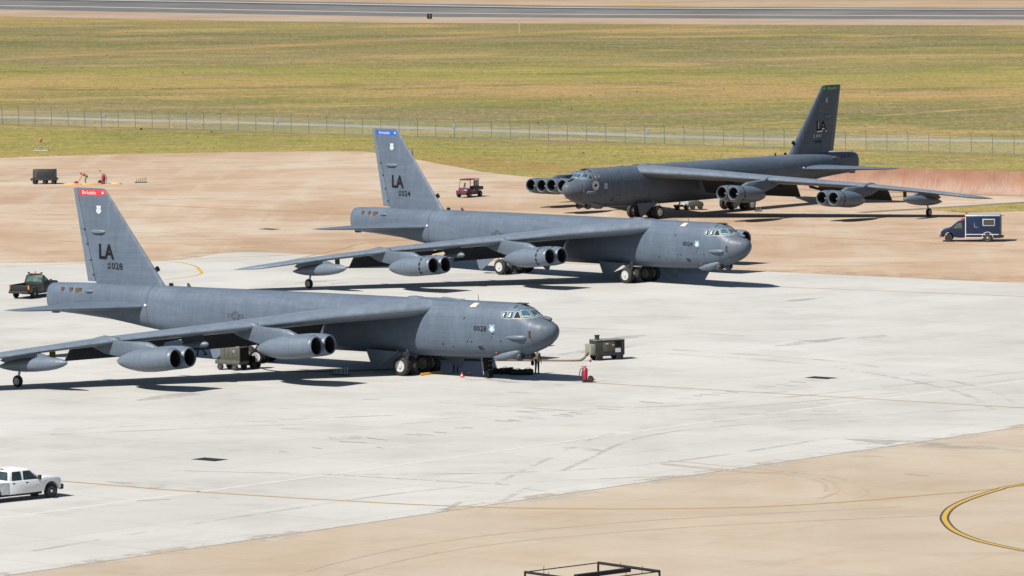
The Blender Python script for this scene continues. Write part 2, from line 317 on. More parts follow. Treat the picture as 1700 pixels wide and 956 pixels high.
for k,(a,w) in enumerate(((spline([(9,322.5),(14.04,318.1),(17.2,316.2),(18.8,312.2),(18.8,307.7),(17.6,304)],6),.3),(spline([(9.5,324),(14.46,319.4),(18.95,315),(20.4,309.7),(20.5,306.7),(19.7,304.4)],6),.26),(spline([(9,322),(13.6,317.7),(16.7,315.8),(18.2,312),(18.2,307.7)],6),.24),(spline([(-14,262),(-4,282),(8,291),(24,296)],6),.26),(spline([(-16,264),(-6,284),(6,294),(22,300)],6),.22))):
    strip('tyre_skid_mark',a,w,.0045+.0004*k,M_skid)
def dust_mat(name,col,lo,hi):
    m,n,b=base(name); b.inputs['Base Color'].default_value=(*col,1); b.inputs['Roughness'].default_value=.9; f=noise(n,objco(n),.22,7,.72); tr=n.nodes.new('ShaderNodeBsdfTransparent'); mx=n.nodes.new('ShaderNodeMixShader')
    n.links.new(gray(n,f,lo,hi),mx.inputs[0]); n.links.new(tr.outputs[0],mx.inputs[1]); n.links.new(b.outputs[0],mx.inputs[2]); n.links.new(mx.outputs[0],n.nodes['Material Output'].inputs['Surface']); return m
M_dust=dust_mat('tan_dust',A(226,208,184),.50,.66); M_trk=dust_mat('faint_rubber',A(214,212,206),.46,.80); M_stain=dust_mat('grey_stain',A(216,212,205),.46,.70)
strip('joint_seal',NE,.16,.0015,M_scuff); strip('tan_dust_edge',off(NE,.5),[1.1]*len(NE),.0017,M_dust); strip('tan_dust_edge',off(farE[2:-2],-1.5),[3.0]*len(farE[2:-2]),.0016,dust_mat('pink_dust',A(226,200,172),.5,.66))
strip('pale_dust_edge',off(NE,-.6),[1.0]*len(NE),.0012,dust_mat('pale_dust',A(234,232,226),.52,.68))
for k,(l,w) in enumerate(([[(-30,345),(-8,352),(14,358),(40,381)],.5],[[(-30,342),(-7,349),(15,355),(42,378)],.45],[[(-4,300),(2,325),(8,342),(24,352)],.4],[[(-2,299),(4,323),(10,340),(26,350)],.4],[[(-24,322),(-6,318),(8,322),(22,338)],.5],[[(-26,284),(-14,300),(-2,312),(18,318)],.4],[[(10,395),(22,384),(30,366),(32,352)],.5],[[(12,397),(24,386),(32,368),(34,354)],.5],[[(-40,420),(-10,420),(12,412),(30,396)],.45],[[(-5,360),(8,352),(24,350),(40,356)],.4])):
    strip('tyre_track',spline(l,8),w,.0022+.0003*k,M_trk)
random.seed(21)
for k in range(15):
    x,y=random.uniform(-26,34),random.uniform(300,470)
    if x*1.13+303>y: continue
    L_=random.uniform(3,11); a=GA if random.random()<.6 else GA-math.pi/2; strip('surface_stain',[(x,y),(x+math.cos(a)*L_*.5,y+math.sin(a)*L_*.5),(x+math.cos(a)*L_,y+math.sin(a)*L_)],[.4,random.uniform(1,3.5),.5],.0055+.0002*k,M_stain)
# storm drains
M_iron=mat('cast_iron',(.035,.034,.033),.6,.3)
def grate(x,y,rz,lab):
    t=thing('drain_grate',lab,'drain grate',(x,y,0),rz); MB().box((0,0,.006),(1.95,1.25,.012)).build('frame_plate',mat('drain_recess',(.03,.03,.03),.9),t)
    for i in range(9): MB().box((-.84+i*.21,0,.018),(.07,1.1,.012)).build('bar',M_iron,t)
grate(-18.8,326.9,R(-38),'dark drain grate in pale concrete below the white line, left side'); grate(21.8,374.5,R(-38),'dark drain grate in pale concrete right of the wheeled extinguisher'); grate(-24.2,530,R(-38),'dark drain grate in tan concrete between the two nearer tail fins')
# far weeds standing in the grass
random.seed(9); mb=MB()
def weed(x,y,h,w):
    for k in range(3):
        a=random.uniform(0,math.pi); dx,dy=math.cos(a)*w,math.sin(a)*w; q=random.uniform(-.4,.4)
        mb.add([(x-dx,y-dy,-.01),(x+dx,y+dy,-.01),(x+dx*.6+q*w,y+dy*.6,h*random.uniform(.6,1)),(x-dx*.5+q*w,y-dy*.5,h)],[(0,1,2,3)])
def clear(x,y):   # keep off pavement
    for p in road[::2]:
        if abs(p[0]-x)<5 and abs(p[1]-y)<9: return False
    if x<-14 and y<671: return False
    if y<630+max(0,-x)*1.1 and x<20: return False
    if x>=15 and y<604: return False
    i=min(range(len(rw)),key=lambda i:abs(rw[i][0]-x)); return y<rw[i][1]-80
cl=[(random.uniform(-130,130),random.uniform(620,1150),random.uniform(3,16)) for _ in range(150)]
n_=0
while n_<2600:
    y=random.uniform(610,1180); x=random.uniform(-1,1)*(y*.105+10)
    if random.random()<.6: c=random.choice(cl); x=c[0]+random.gauss(0,c[2]*1.2); y=c[1]+random.gauss(0,c[2]*1.5)
    if not clear(x,y): continue
    h=random.uniform(.05,.12)*(1.8 if random.random()<.03 else 1); weed(x,y,h,h*random.uniform(.5,1.2)); n_+=1
o=mb.build('weeds',mat('weed_leaves',A(176,170,112),.9,var=.35,scale=.08),smooth=False); o['kind']='stuff'; o['label']='low dry weeds scattered over the grassland'
# ---------------------------------------------------------------- bombers
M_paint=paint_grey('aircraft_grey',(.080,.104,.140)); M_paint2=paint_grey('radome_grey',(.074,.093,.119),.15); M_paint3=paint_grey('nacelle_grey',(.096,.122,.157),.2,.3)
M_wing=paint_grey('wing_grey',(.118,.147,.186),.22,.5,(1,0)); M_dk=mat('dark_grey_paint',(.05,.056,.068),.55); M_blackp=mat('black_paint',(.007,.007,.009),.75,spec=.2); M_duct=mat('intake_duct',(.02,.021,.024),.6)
M_tyre=mat('tyre_rubber',(.022,.022,.023),.85,var=.3,scale=6); M_hub=mat('white_hub',(.55,.56,.55),.45,.1,var=.25,scale=9); M_hubg=mat('grey_hub',(.2,.2,.2),.5,.2)
M_steel=mat('oleo_steel',(.35,.36,.37),.35,.6); M_wht=mat('white_marking',(.62,.64,.66),.6,var=.08); M_blue=mat('light_blue_marking',(.17,.36,.50),.6,var=.1)
M_red=mat('red_marking',(.62,.03,.035),.55,var=.15); M_azure=mat('blue_marking',(.008,.10,.50),.55,var=.12); M_green=mat('green_marking',(.01,.24,.085),.55,var=.12)
M_brown=mat('brown_antenna',(.11,.062,.042),.7); M_zinc=mat('primer_yellow_green',(.16,.13,.02),.7); M_cglass=glass('cockpit_glass',(.025,.065,.09)); M_cream=mat('cream_panel',(.5,.48,.4),.7)
M_inside=mat('dark_interior',(.008,.008,.009),.9); M_orange=mat('orange_tape',(.6,.08,.05),.7); M_frame=mat('window_frame_grey',(.27,.295,.32),.5)
FS=[(0,3.74,3.70,.02),(.06,4.0,3.36,.33),(.3,4.22,3.0,.62),(.7,4.41,2.66,.88),(1.2,4.56,2.40,1.08),(1.7,4.80,2.20,1.22),(2.1,5.07,2.07,1.30),(2.5,5.31,1.95,1.37),(2.95,5.47,1.84,1.42),(3.7,5.54,1.70,1.46),(5,5.54,1.56,1.5),(7,5.53,1.48,1.52),(10,5.53,1.42,1.52),(14,5.50,1.40,1.52),(20,5.47,1.38,1.52),(26,5.43,1.38,1.52),(30,5.40,1.40,1.50),(32,5.37,1.48,1.47),(34,5.35,1.65,1.42),(36,5.34,1.88,1.35),(38.4,5.32,2.15,1.24),(40,5.30,2.36,1.15),(42,5.28,2.60,1.04),(45,5.22,2.80,.90),(47.6,5.14,2.92,.80),(48.1,5.08,2.98,.76),(48.25,4.95,3.1,.66)]
def fus(s):
    for a,b in zip(FS,FS[1:]):
        if s<=b[0]:
            t=(s-a[0])/(b[0]-a[0]); return [a[i]+(b[i]-a[i])*t for i in (1,2,3)]
    return FS[-1][1:]
def fp(s,th,o=0):
    T,B,W=fus(s); zc=(T+B)/2; h=(T-B)/2; c,sn=math.cos(th),math.sin(th)
    n=2.0 if s<1.5 else min(2.5,2.0+(s-1.5)*.2); m=2.0 if s<1.5 else min(2.35,2.0+(s-1.5)*.12); e=2/(m if sn>0 else n)
    return (s,math.copysign(abs(c)**e,c)*(W+o),zc+math.copysign(abs(sn)**e,sn)*(h+o))
def fz(s,z,o=.012):      # fuselage side half width at height z
    T,B,W=fus(s); zc=(T+B)/2; h=(T-B)/2; q=min(.999,abs(z-zc)/h); n=2.35 if z>zc else 2.5
    return W*(1-q**n)**(1/n)+o
def L(s,y,z): return (20-s,y,z)
def interp(tab,x):
    for a,b in zip(tab,tab[1:]):
        if x<=b[0]: t=(x-a[0])/(b[0]-a[0]); return a[1]+(b[1]-a[1])*t
    return tab[-1][1]
def foil(c): return 5*(.2969*math.sqrt(c)-.126*c-.3516*c*c+.2843*c**3-.1036*c**4)
CS=[0,.006,.02,.05,.1,.18,.3,.45,.6,.75,.88,1]
LEZ=[(0,5.0),(1.42,4.86),(6.1,4.53),(11,4.04),(19,3.32),(24,2.68),(28.2,2.02)]; TEZ=[(0,4.1),(1.42,3.95),(9.6,3.3),(17.6,2.75),(24,2.18),(28.2,1.68)]; TC=[(0,.145),(11,.115),(28.2,.08)]
def wle(y): return 10.65+.767*(y-1.42)
def wte(y): return 19.9+.563*(y-1.42)
def wing_pt(y,c,up_):
    s0,s1=wle(y),wte(y); z0,z1=interp(LEZ,y),interp(TEZ,y); ch=s1-s0; k=foil(c)*interp(TC,y)*ch*(1.1 if up_ else .9)
    if y>27.4: q=math.sqrt(max(0,1-((y-27.4)/.82)**2)); mid=.55; c=mid+(c-mid)*(.35+.65*q); k*=q
    return s0+ch*c, z0+(z1-z0)*c+(k if up_ else -k)+.10*math.sin(math.pi*c)*ch*.12
def ring(fn): return [fn(c,True) for c in CS[::-1]]+[fn(c,False) for c in CS[1:-1]]
FL=lambda z:36.72+(z-5.29)*(42.63-36.72)/7.06
FT=lambda z:44.53+(z-5.18)*(45.9-44.53)/7.15
def fin_y(s,z,o=.014):
    c=min(1,max(0,(s-FL(z))/(FT(z)-FL(z)))); return foil(c)*.085*(FT(z)-FL(z))+o
_T={}
def text_geo(txt,bold=0):
    if (txt,bold) in _T: return _T[(txt,bold)]
    cu=bpy.data.curves.new('t','FONT'); cu.body=txt; cu.size=1; cu.offset=bold; cu.resolution_u=2; ob=bpy.data.objects.new('t',cu); COL.objects.link(ob)
    dg=bpy.context.evaluated_depsgraph_get(); me=bpy.data.meshes.new_from_object(ob.evaluated_get(dg)); bpy.data.objects.remove(ob)
    vs=[v.co.copy() for v in me.vertices]; fs=[tuple(p.vertices) for p in me.polygons]; bpy.data.meshes.remove(me)
    x0=min(v.x for v in vs); x1=max(v.x for v in vs); y0=min(v.y for v in vs); y1=max(v.y for v in vs)
    r=([((v.x-x0)/(x1-x0),(v.y-y0)/(y1-y0)) for v in vs],fs); _T[(txt,bold)]=r; return r
def decal(name,geo,m,parent,side,s_mid,w,z0,z1,yfn,shift=(0,0)):
    vs,fs=geo; P=[]
    for u,v in vs:
        s=s_mid+side*((u-.5)*w+shift[0]); z=z0+v*(z1-z0)+shift[1]; P.append(L(s,side*yfn(s,z),z))
    mb=MB(); mb.add(P,fs); return mb.build(name,m,parent,smooth=False)
def poly_geo(pts):
    return (pts,[tuple(range(len(pts)))])
SHIELD=poly_geo([(.5,0),(.8,.12),(1,.3),(1,.5),(.86,.56),(.9,.75),(.95,.95),(.72,1),(.5,.93),(.28,1),(.05,.95),(.1,.75),(.14,.56),(0,.5),(0,.3),(.2,.12)])
INSHIELD=poly_geo([(.5,.12),(.78,.25),(.86,.42),(.7,.62),(.72,.8),(.5,.74),(.28,.8),(.3,.62),(.14,.42),(.22,.25)])
FLEUR=poly_geo([(.42,0),(.58,0),(.56,.25),(.78,.22),(1,.42),(.9,.58),(.66,.5),(.64,.78),(.5,1),(.36,.78),(.34,.5),(.1,.58),(0,.42),(.22,.22),(.44,.25)])
DISC=poly_geo([(.5+.5*math.cos(2*math.pi*i/28),.5+.5*math.sin(2*math.pi*i/28)) for i in range(28)])
BIRD=poly_geo([(.12,.5),(.38,.44),(.36,.25),(.5,.38),(.62,.42),(.9,.52),(.68,.56),(.86,.78),(.6,.66),(.5,.6),(.4,.66),(.36,.54)])
def star_geo():
    v=[];f=[]
    def bar(x0,y0,x1,y1,w):
        d=Vector((x1-x0,y1-y0)); d.normalize(); n_=Vector((-d.y,d.x))*w/2; o=len(v); v.extend([(x0-n_.x,y0-n_.y),(x1-n_.x,y1-n_.y),(x1+n_.x,y1+n_.y),(x0+n_.x,y0+n_.y)]); f.append((o,o+1,o+2,o+3))
    P=[(.5+.24*math.cos(2*math.pi*i/16),.5+.48*math.sin(2*math.pi*i/16)) for i in range(16)]
    for i in range(16): bar(*P[i],*P[(i+1)%16],.05)
    S=[(.5+(.23 if i%2==0 else .09)*math.sin(math.pi*i/5),.5+(.46 if i%2==0 else .18)*math.cos(math.pi*i/5)) for i in range(10)]
    for i in range(10): bar(*S[i],*S[(i+1)%10],.04)
    for a,b in ((0,.26),(.74,1)): bar(a,.65,b,.65,.08); bar(a,.4,b,.4,.08); bar(a if a==0 else b,.4,a if a==0 else b,.65,.04)
    return v,f
STAR=star_geo()
def wheel(parent,c,r,w,hubm,n=26):
    t=MB(); t.lathe((c[0],c[1]-w/2,c[2]),(0,1,0),[(0,r*.58),(.0,r*.82),(w*.1,r*.95),(w*.28,r),(w*.72,r),(w*.9,r*.95),(w,r*.82),(w,r*.58)],n,cap=True); o=t.build('wheel',M_tyre,parent)
    h=MB()
    for sgn in (-1,1):
        y=c[1]+sgn*(w/2+.002); h.lathe((c[0],y,c[2]),(0,sgn,0),[(-.02,r*.60),(.015,r*.58),(.012,r*.50),(-.05+.055,r*.44),(.012,r*.25),(.06,r*.22),(.07,r*.12),(.072,.01)],20)
    h.build('hub',hubm,o); return o
def bomber(label,loc,hd,serial,band,bandtext,variant):
    T=thing('bomber_aircraft',label,'aircraft',(loc[0]-20*math.cos(hd),loc[1]-20*math.sin(hd),0),hd)
    P=lambda mb,name,m=M_paint,parent=T,**k: mb.build(name,m,parent,**k)
    # fuselage and radome
    def sect(s): return [L(*fp(s,2*math.pi*i/44)) for i in range(44)]
    ss=[1.5,1.7,1.9,2.1,2.3,2.5,2.7,2.95,3.3,3.7,4.3,5,6,7,8.5,10,12,14,17,20,23,26,28,30,31,32,33,34,35,36,37.2,38.4,40,42,43.5,45,46.3,47.6,48.1,48.25]
    F=P(MB().loft([sect(s) for s in ss]),'fuselage',ang=50)
    rr=[0,.02,.06,.14,.3,.5,.7,.95,1.2,1.5]
    Rd=P(MB().loft([sect(s) for s in rr]),'radome',M_paint2,ang=70)
    P(MB().loft([[L(s,.16*math.cos(t)*k,4.42+.16*s+.13*k*math.sin(t)) for t in [2*math.pi*i/12 for i in range(12)]] for s,k in ((.5,.5),(.6,1),(1.0,1.1),(1.5,.4))]),'nose_sensor',M_paint2,Rd)
    # raised bulkhead seam rings
    def seam(s,w,name='skin_seam',m=M_dk):
        P(MB().loft([[L(*fp(s+d,2*math.pi*i/44,.006)) for i in range(44)] for d in (0,w)],cap=False),name,m,F)
    seam(37.55,.05); seam(1.49,.03)
    # cockpit windows and frames (patches on the nose surface: s, angle in degrees)
    W={'side_window':[(3.93,28.3),(3.97,39.5),(3.56,42.8),(3.56,25.2)],'side_window.':[(3.43,25.7),(3.41,43.1),(3.04,46.2),(3.01,27.7)],'sliding_window':[(2.89,28.6),(2.84,46.7),(2.71,49.3),(2.36,34.7)],'windscreen':[(2.16,39.1),(2.6,53.5),(2.3,68.5),(1.65,60.2)],'windscreen.':[(1.56,66.5),(2.19,76.0),(2.10,89.0),(1.50,88.8)],'roof_window':[(3.33,54.5),(3.3,72.4),(3.01,77.7),(2.93,56.0)],'eyebrow_window':[(2.5,62.9),(2.56,75.7),(2.34,71.4),(2.42,66)]}
    def patch(q,o,side,grow=1):
        cs=sum(p[0] for p in q)/4; ca=sum(p[1] for p in q)/4; q=[(cs+(p[0]-cs)*grow,ca+(p[1]-ca)*grow) for p in q]; mb=MB(); n=4; g=[]
        for i in range(n+1):
            for j in range(n+1):
                u,v=i/n,j/n; a=[(1-u)*(1-v),(1-u)*v,u*v,u*(1-v)]; s=sum(a[k]*q[k][0] for k in range(4)); th=R(sum(a[k]*q[k][1] for k in range(4))); p=fp(s,th,o); g.append(L(p[0],side*p[1],p[2]))
        mb.add(g,[(i*(n+1)+j,(i+1)*(n+1)+j,(i+1)*(n+1)+j+1,i*(n+1)+j+1) for i in range(n) for j in range(n)]); return mb
    for side in (-1,1):
        for nm,q in W.items():
            nm=nm.rstrip('.'); fr=patch(q,.014,side,1.24).build('window_frame',M_frame,T)
            g=patch(q,.022,side,.98).build('pane',M_inside if nm=='sliding_window' and (side==-1) else M_cglass,fr)
            if nm=='side_window': patch([(q[0][0]-.05,q[0][1]+3),(q[1][0]-.12,q[1][1]-2),(q[2][0]+.17,q[2][1]-4),(q[3][0]+.2,q[3][1]+3)],.028,side).build('blind',M_wht,fr)
            if nm=='windscreen': patch([(q[0][0]+.02,q[0][1]+3),(q[0][0]+.12,q[0][1]+6),(q[3][0]+.16,q[3][1]+1),(q[3][0]+.06,q[3][1]-1)],.026,side).build('dash_glare',mat('instrument_hood',(.26,.34,.30),.6),fr)
    # nose fittings
    for side in (-1,1):
        P(MB().loft([[L(s,side*(fz(s,3.25,-.12)+.30*k*(.5+.5*math.cos(t))),3.24-.03*(s-2)+.17*k*math.sin(t)) for t in [2*math.pi*i/14 for i in range(14)]] for s,k in ((1.7,.08),(1.85,.6),(2.1,.95),(2.5,1),(3.0,.85),(3.4,.5),(3.75,.06))]),'antenna_fairing',M_paint3)
        P(MB().box(L(1.62,side*(fz(1.6,3.6,-.02)),3.5),(.2,.12,.42),rz=side*.35),'antenna_plate',M_brown)
        P(MB().loft([[L(s,side*(.72+.42*k*math.cos(t)),z+.34*k*math.sin(t)) for t in [2*math.pi*i/14 for i in range(14)]] for s,z,k in ((2.55,2.2,.1),(2.7,2.2,.5),(3.0,2.1,.8),(3.5,1.94,1),(4.1,1.8,1),(4.7,1.68,.7),(5.2,1.66,.15))]),'sensor_fairing',M_paint3)
        tb=P(MB().lathe(L(2.85,side*.58,1.84),(1,0,-.15),[(-.75,.22),(-.3,.34),(0,.36),(.12,.33),(.2,.22),(.24,.02)],16),'sensor_turret',M_dk)
        P(MB().box(L(2.60,side*.58,1.81),(.02,.34,.26)),'turret_window',M_inside,tb)
        for s,z,r in ((6.9,2.75,.05),(6.55,2.75,.05),(9.2,2.45,.06),(4.62,3.42,.07),(4.7,3.15,.05),(8.3,2.3,.04),(3.95,2.9,.05)):
            P(MB().tube(L(s,side*fz(s,z,-.03),z),L(s,side*fz(s,z,.012),z),r,n=10),'vent',M_blackp)
        for s,z in ((5.85,2.42),(5.75,2.27)):
            P(MB().box(L(s,side*fz(s,z,.0),z),(.42,.04,.07)),'air_scoop',M_blackp)
        for s,z in ((7.1,5.1),(4.1,5.12),(4.6,2.05)): P(MB().box(L(s,side*fz(s,z,-.01),z),(.13,.05,.1)),'warning_tag',M_orange)
        P(MB().box(L(7.25,side*fz(7.25,4.35,-.01),4.35),(.06,.05,.3),ry=.5),'pitot_mark',M_dk); P(MB().box(L(7.3,side*fz(7.3,3.9,-.01),3.85),(.07,.04,.28)),'access_panel',M_paint3)
    mb=MB(); g=[]
    P(patch([(7.1,52),(6.9,70),(6.45,70),(6.5,52)],.016,-1),'escape_hatch_mark',M_cream)
    P(MB().loft([[L(s,.5*k*math.cos(t),5.48+.17*k*max(0,math.sin(t))) for t in [2*math.pi*i/14 for i in range(14)]] for s,k in ((12.1,.2),(12.3,.8),(12.8,1),(13.3,.8),(13.55,.2))]),'dorsal_blister',M_paint3)
    P(MB().loft([[L(s,.22*k*math.cos(t),5.5+.1*k*max(0,math.sin(t))) for t in [2*math.pi*i/12 for i in range(12)]] for s,k in ((8.2,.2),(8.4,1),(9.2,1),(9.5,.2))]),'dorsal_fairing',M_paint3)
    P(MB().tube(L(7.1,.1,5.5),L(7.15,.1,5.95),.03,.012,6),'blade_antenna',M_dk); P(MB().prism([(20-34.2,5.3),(20-34.6,5.3),(20-34.6,5.62),(20-34.45,5.62)],-.03,.03),'blade_antenna',M_dk)
    P(MB().box(L(36.2,0,5.45),(.35,.1,.2)),'beacon',M_blackp); P(MB().box(L(3.1,.0,5.53),(.9,.5,.05)),'roof_hatch',M_dk)
    # tail end
    tl=P(MB().loft([[L(s,.3*k*math.cos(t),4.75+.2*k*math.sin(t)) for t in [2*math.pi*i/12 for i in range(12)]] for s,k in ((48.0,1),(48.3,.9),(48.4,.4))]),'tail_lamp_fairing',M_paint3)
    for z in (3.4,3.8,4.25): P(MB().ell(L(48.25,.0,z),(.14,.34,.15)),'tail_radome',M_dk)
    P(MB().box(L(47.9,0,2.92),(.5,.4,.22)),'tail_bumper',M_dk)
    for side in (-1,1):
        for s,w in ((46.5,.28),(45.6,.3),(44.82,.55)): P(MB().box(L(s,side*(fz(s,4.58,-.02)),4.58),(w,.06,.62),rz=-side*.04),'jammer_antenna',M_brown)
        P(MB().loft([[L(s,side*(fz(s,4.65,-.05)+.18*k*(.6+.5*math.cos(t))),4.68+.15*k*math.sin(t)) for t in [2*math.pi*i/12 for i in range(12)]] for s,k in ((43.2,.1),(43.4,.8),(43.8,1),(44.1,.6),(44.25,.1))]),'tail_blister',M_paint3)
    # fin, rudder
    zz=[5.0,6.5,8,9.5,11,12,12.35]
    def fring(z,c0,c1):
        n=[c0+(c1-c0)*k for k in (0,.02,.06,.14,.28,.45,.65,.85,1)]; s=lambda c: FL(z)+(FT(z)-FL(z))*c; top=.5 if z>12.3 else 1
        return [L(s(c),fin_y(s(c),z,0)*top+.004,z+(.04 if .1<c<.9 and z>12.3 else 0)) for c in n[::-1]]+[L(s(c),-fin_y(s(c),z,0)*top-.004,z+(.04 if .1<c<.9 and z>12.3 else 0)) for c in n]
    P(MB().loft([fring(z,0,.885) for z in zz]),'tail_fin',M_paint); P(MB().loft([fring(z,.893,1) for z in [5.36]+zz[1:]]),'rudder',M_paint3)
    for z in (5.9,7.0,8.2,9.3): P(MB().box(L(FL(z)+(FT(z)-FL(z))*.9,-.06,z),(.2,.16,.07)),'rudder_hinge',M_dk)
    P(MB().box(L(37.55,0,6.55),(.24,.2,.34),ry=-.7),'leading_edge_lamp',M_blackp)
    for side in (-1,1):
        bs=[]; n=7
        for z in (11.86,12.27): 
            for i in range(n): s=FL(z)+.07+(45.33-FL(z)-.07)*i/(n-1); bs.append(L(s,side*fin_y(s,z,.012),z))
        P(MB().add(bs,[(i,i+1,n+i+1,n+i) for i in range(n-1)]),'fin_tip_band',band,smooth=False)
        fy=lambda s,z:fin_y(s,z,.03)
        decal('band_lettering',text_geo(bandtext,.006),M_wht,T,side,44.2,1.45,11.93,12.2,fy); decal('band_emblem',FLEUR,M_wht,T,side,42.82,.26,11.95,12.2,fy)
        dark=variant=='dark'
        decal('fin_shield',SHIELD,M_wht if not dark else M_blue,T,side,43.2,.52,10.48,11.12,fy); decal('fin_shield_field',INSHIELD,mat('pale_blue_marking',(.42,.52,.62),.6),T,side,43.2,.5,10.5,11.1,lambda s,z:fin_y(s,z,.036))
        P(MB().loft([[L(s,side*(fin_y(s,9.14,-.05)+.22*k*(.5+.5*math.cos(t))),9.14+.17*k*math.sin(t)) for t in [2*math.pi*i/14 for i in range(14)]] for s,k in ((42.5,.1),(42.65,.7),(43.0,1),(43.6,1),(43.95,.7),(44.1,.1))]),'fin_blister',M_paint3)
        if dark: decal('tail_code_shade',text_geo('LA',.03),mat('bright_white_marking',(1.2,1.2,1.2),.6,var=.05),T,side,42.25,1.85,7.55,8.62,lambda s,z:fin_y(s,z,.022),(.07,-.06)); decal('tail_code',text_geo('LA',.03),M_blackp,T,side,42.25,1.85,7.6,8.66,fy); decal('wing_lettering',text_geo('2 BW',.008),mat('grey_white_marking',(.8,.82,.85),.6),T,side,41.45,1.5,6.92,7.24,fy); decal('serial_number',text_geo(serial[1:],.006),M_blackp,T,side,41.5,1.3,6.36,6.62,fy)
        else:
            decal('tail_code',text_geo('LA',.03),M_blackp,T,side,42.45,1.6,7.1,8.25,fy); decal('serial_number',text_geo(serial[1:],.006),M_blackp,T,side,41.35,1.15,6.37,6.87,fy)
            for a,b,c in (('AF',6.65,6.87),('60',6.37,6.6)): decal('serial_prefix',text_geo(a,.004),M_blackp,T,side,41.35-side*.85,.34,b,c,fy)
        if not dark: decal('nose_number',text_geo(serial,.012),M_blackp,T,side,5.74,1.12,3.53,3.92,fz)
        else: decal('round_emblem',DISC,M_wht,T,side,3.12,1.0,3.42,4.4,lambda s,z:fz(s,z,.03)); decal('emblem_bird',BIRD,M_blackp,T,side,3.12,.85,3.5,4.3,lambda s,z:fz(s,z,.045))
        decal('nose_shield',SHIELD,M_blue if not dark else M_wht,T,side,4.68,.56,3.46,4.06,fz); decal('nose_shield_field',INSHIELD,M_wht if not dark else M_blue,T,side,4.68,.5,3.5,4.02,lambda s,z:fz(s,z,.022))
        decal('insignia',STAR,mat('low_vis_marking',(.05,.062,.085),.6),T,side,28.6,1.5,3.2,3.9,lambda s,z:fz(s,z,.016))
    # wings
    ys=[.6,1.42,2.2,3.5,6.1,9,11,14,17,19,21.5,24,26,27.4,27.8,28.05,28.18]
    for side in (-1,1):
        rg=[]
        for y in ys: rg.append([L(s,side*y,z) for s,z in ring(lambda c,u:wing_pt(y,c,u))])
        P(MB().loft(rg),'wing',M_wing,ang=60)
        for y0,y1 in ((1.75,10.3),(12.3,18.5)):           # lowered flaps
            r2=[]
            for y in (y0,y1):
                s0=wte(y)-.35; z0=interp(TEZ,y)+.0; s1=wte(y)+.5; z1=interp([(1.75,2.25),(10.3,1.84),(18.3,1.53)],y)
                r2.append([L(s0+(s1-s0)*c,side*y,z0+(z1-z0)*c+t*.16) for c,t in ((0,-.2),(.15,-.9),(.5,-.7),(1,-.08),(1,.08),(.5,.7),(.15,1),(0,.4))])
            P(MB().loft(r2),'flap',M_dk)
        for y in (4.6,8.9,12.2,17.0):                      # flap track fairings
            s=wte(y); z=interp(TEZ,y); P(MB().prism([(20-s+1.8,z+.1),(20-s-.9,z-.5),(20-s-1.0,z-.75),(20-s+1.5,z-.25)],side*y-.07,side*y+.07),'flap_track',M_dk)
        # engine pods
        for yc,s0,z0 in ((19.15,18.15,2.42),(11.2,12.05,2.98)):
            d=.74; zk=lambda s:z0-.085*(s-s0)
            def prof(s,n=40):
                q=s-s0; r=interp([(0,.70),(.25,.76),(.9,.82),(1.8,.86),(2.8,.84),(3.6,.76),(4.4,.62),(5.1,.45),(5.7,.25),(5.95,.1)],q); dd=interp([(0,d),(2.4,d),(4,.6),(5.2,.42),(5.95,.2)],q); out=[]
                for i in range(n):
                    t=2*math.pi*i/n; cx=dd*abs(math.cos(t)); di=r*r-(dd*math.sin(t))**2; u=cx+math.sqrt(di) if di>0 else 0
                    w=interp([(0,.45),(.5,.62),(2.2,.84),(5.95,.95)],q)*r; u=max(u,w/max(abs(math.sin(t)),.2) if abs(math.sin(t))>.7 else 0,.01)
                    out.append(L(s,side*yc+u*math.cos(t),zk(s)+u*math.sin(t)))
                return out
            nac=P(MB().loft([prof(s0+q) for q in (.3,.6,.9,1.3,1.8,2.3,2.8,3.2,3.6,4,4.4,4.8,5.2,5.6,5.85,5.95)],cap=False),'engine_pod',M_paint3,ang=55)
            for e in (-1,1):
                c=Vector(L(s0,side*yc+e*d,z0)); 
                P(MB().lathe(c,(-1,0,-.085),[(.9,.80),(.5,.775),(.2,.735),(.05,.69),(0,.645),(.03,.60),(.12,.575),(.4,.58),(1.0,.60),(1.0,.80)],32,cap=False),'intake_cowl',M_paint3,ang=60)
                P(MB().lathe(c+Vector((-.13,0,-.01)),(-1,0,-.085),[(0,.57),(.3,.574),(.85,.594)],28,cap=False),'intake_duct',M_duct)
                fan=MB(); fc=c+Vector((-.82,0,-.07)); fan.lathe(fc,(-1,0,0),[(0,.59),(.02,.59)],24)
                for b in range(20):
                    a=2*math.pi*b/20; fan.box(fc+Vector((.03,.36*math.cos(a),.36*math.sin(a))),(.03,.045,.42),rx=a-math.pi/2)
                f_=P(fan,'fan',mat('fan_metal',(.05,.05,.055),.4,.6)); P(MB().lathe(fc,(1,0,0),[(0,.16),(.12,.12),(.24,.04),(.26,.005)],16),'spinner',mat('spinner_grey',(.45,.46,.48),.4),f_)
                if variant!='plain':
                    for b in range(12):
                        a=2*math.pi*(b+.5)/12
                        if e*math.cos(a)<-.55: continue
                        mbd=MB(); n=3; v=[]
                        for k in range(n+1):
                            t=a+(k/n-.5)*.36
                            for dx in (.86,1.02): v.append(c+Vector((-dx,.825*math.cos(t)*(1.01),.825*math.sin(t)*1.01-.085*dx)))
                        P(mbd.add(v,[(2*k,2*k+1,2*k+3,2*k+2) for k in range(n)]),'intake_door',M_blackp,nac)
            # pylon: body follows (s,z) outline, thinner towards the edges
            sl=wle(yc); zl=interp(LEZ,yc)
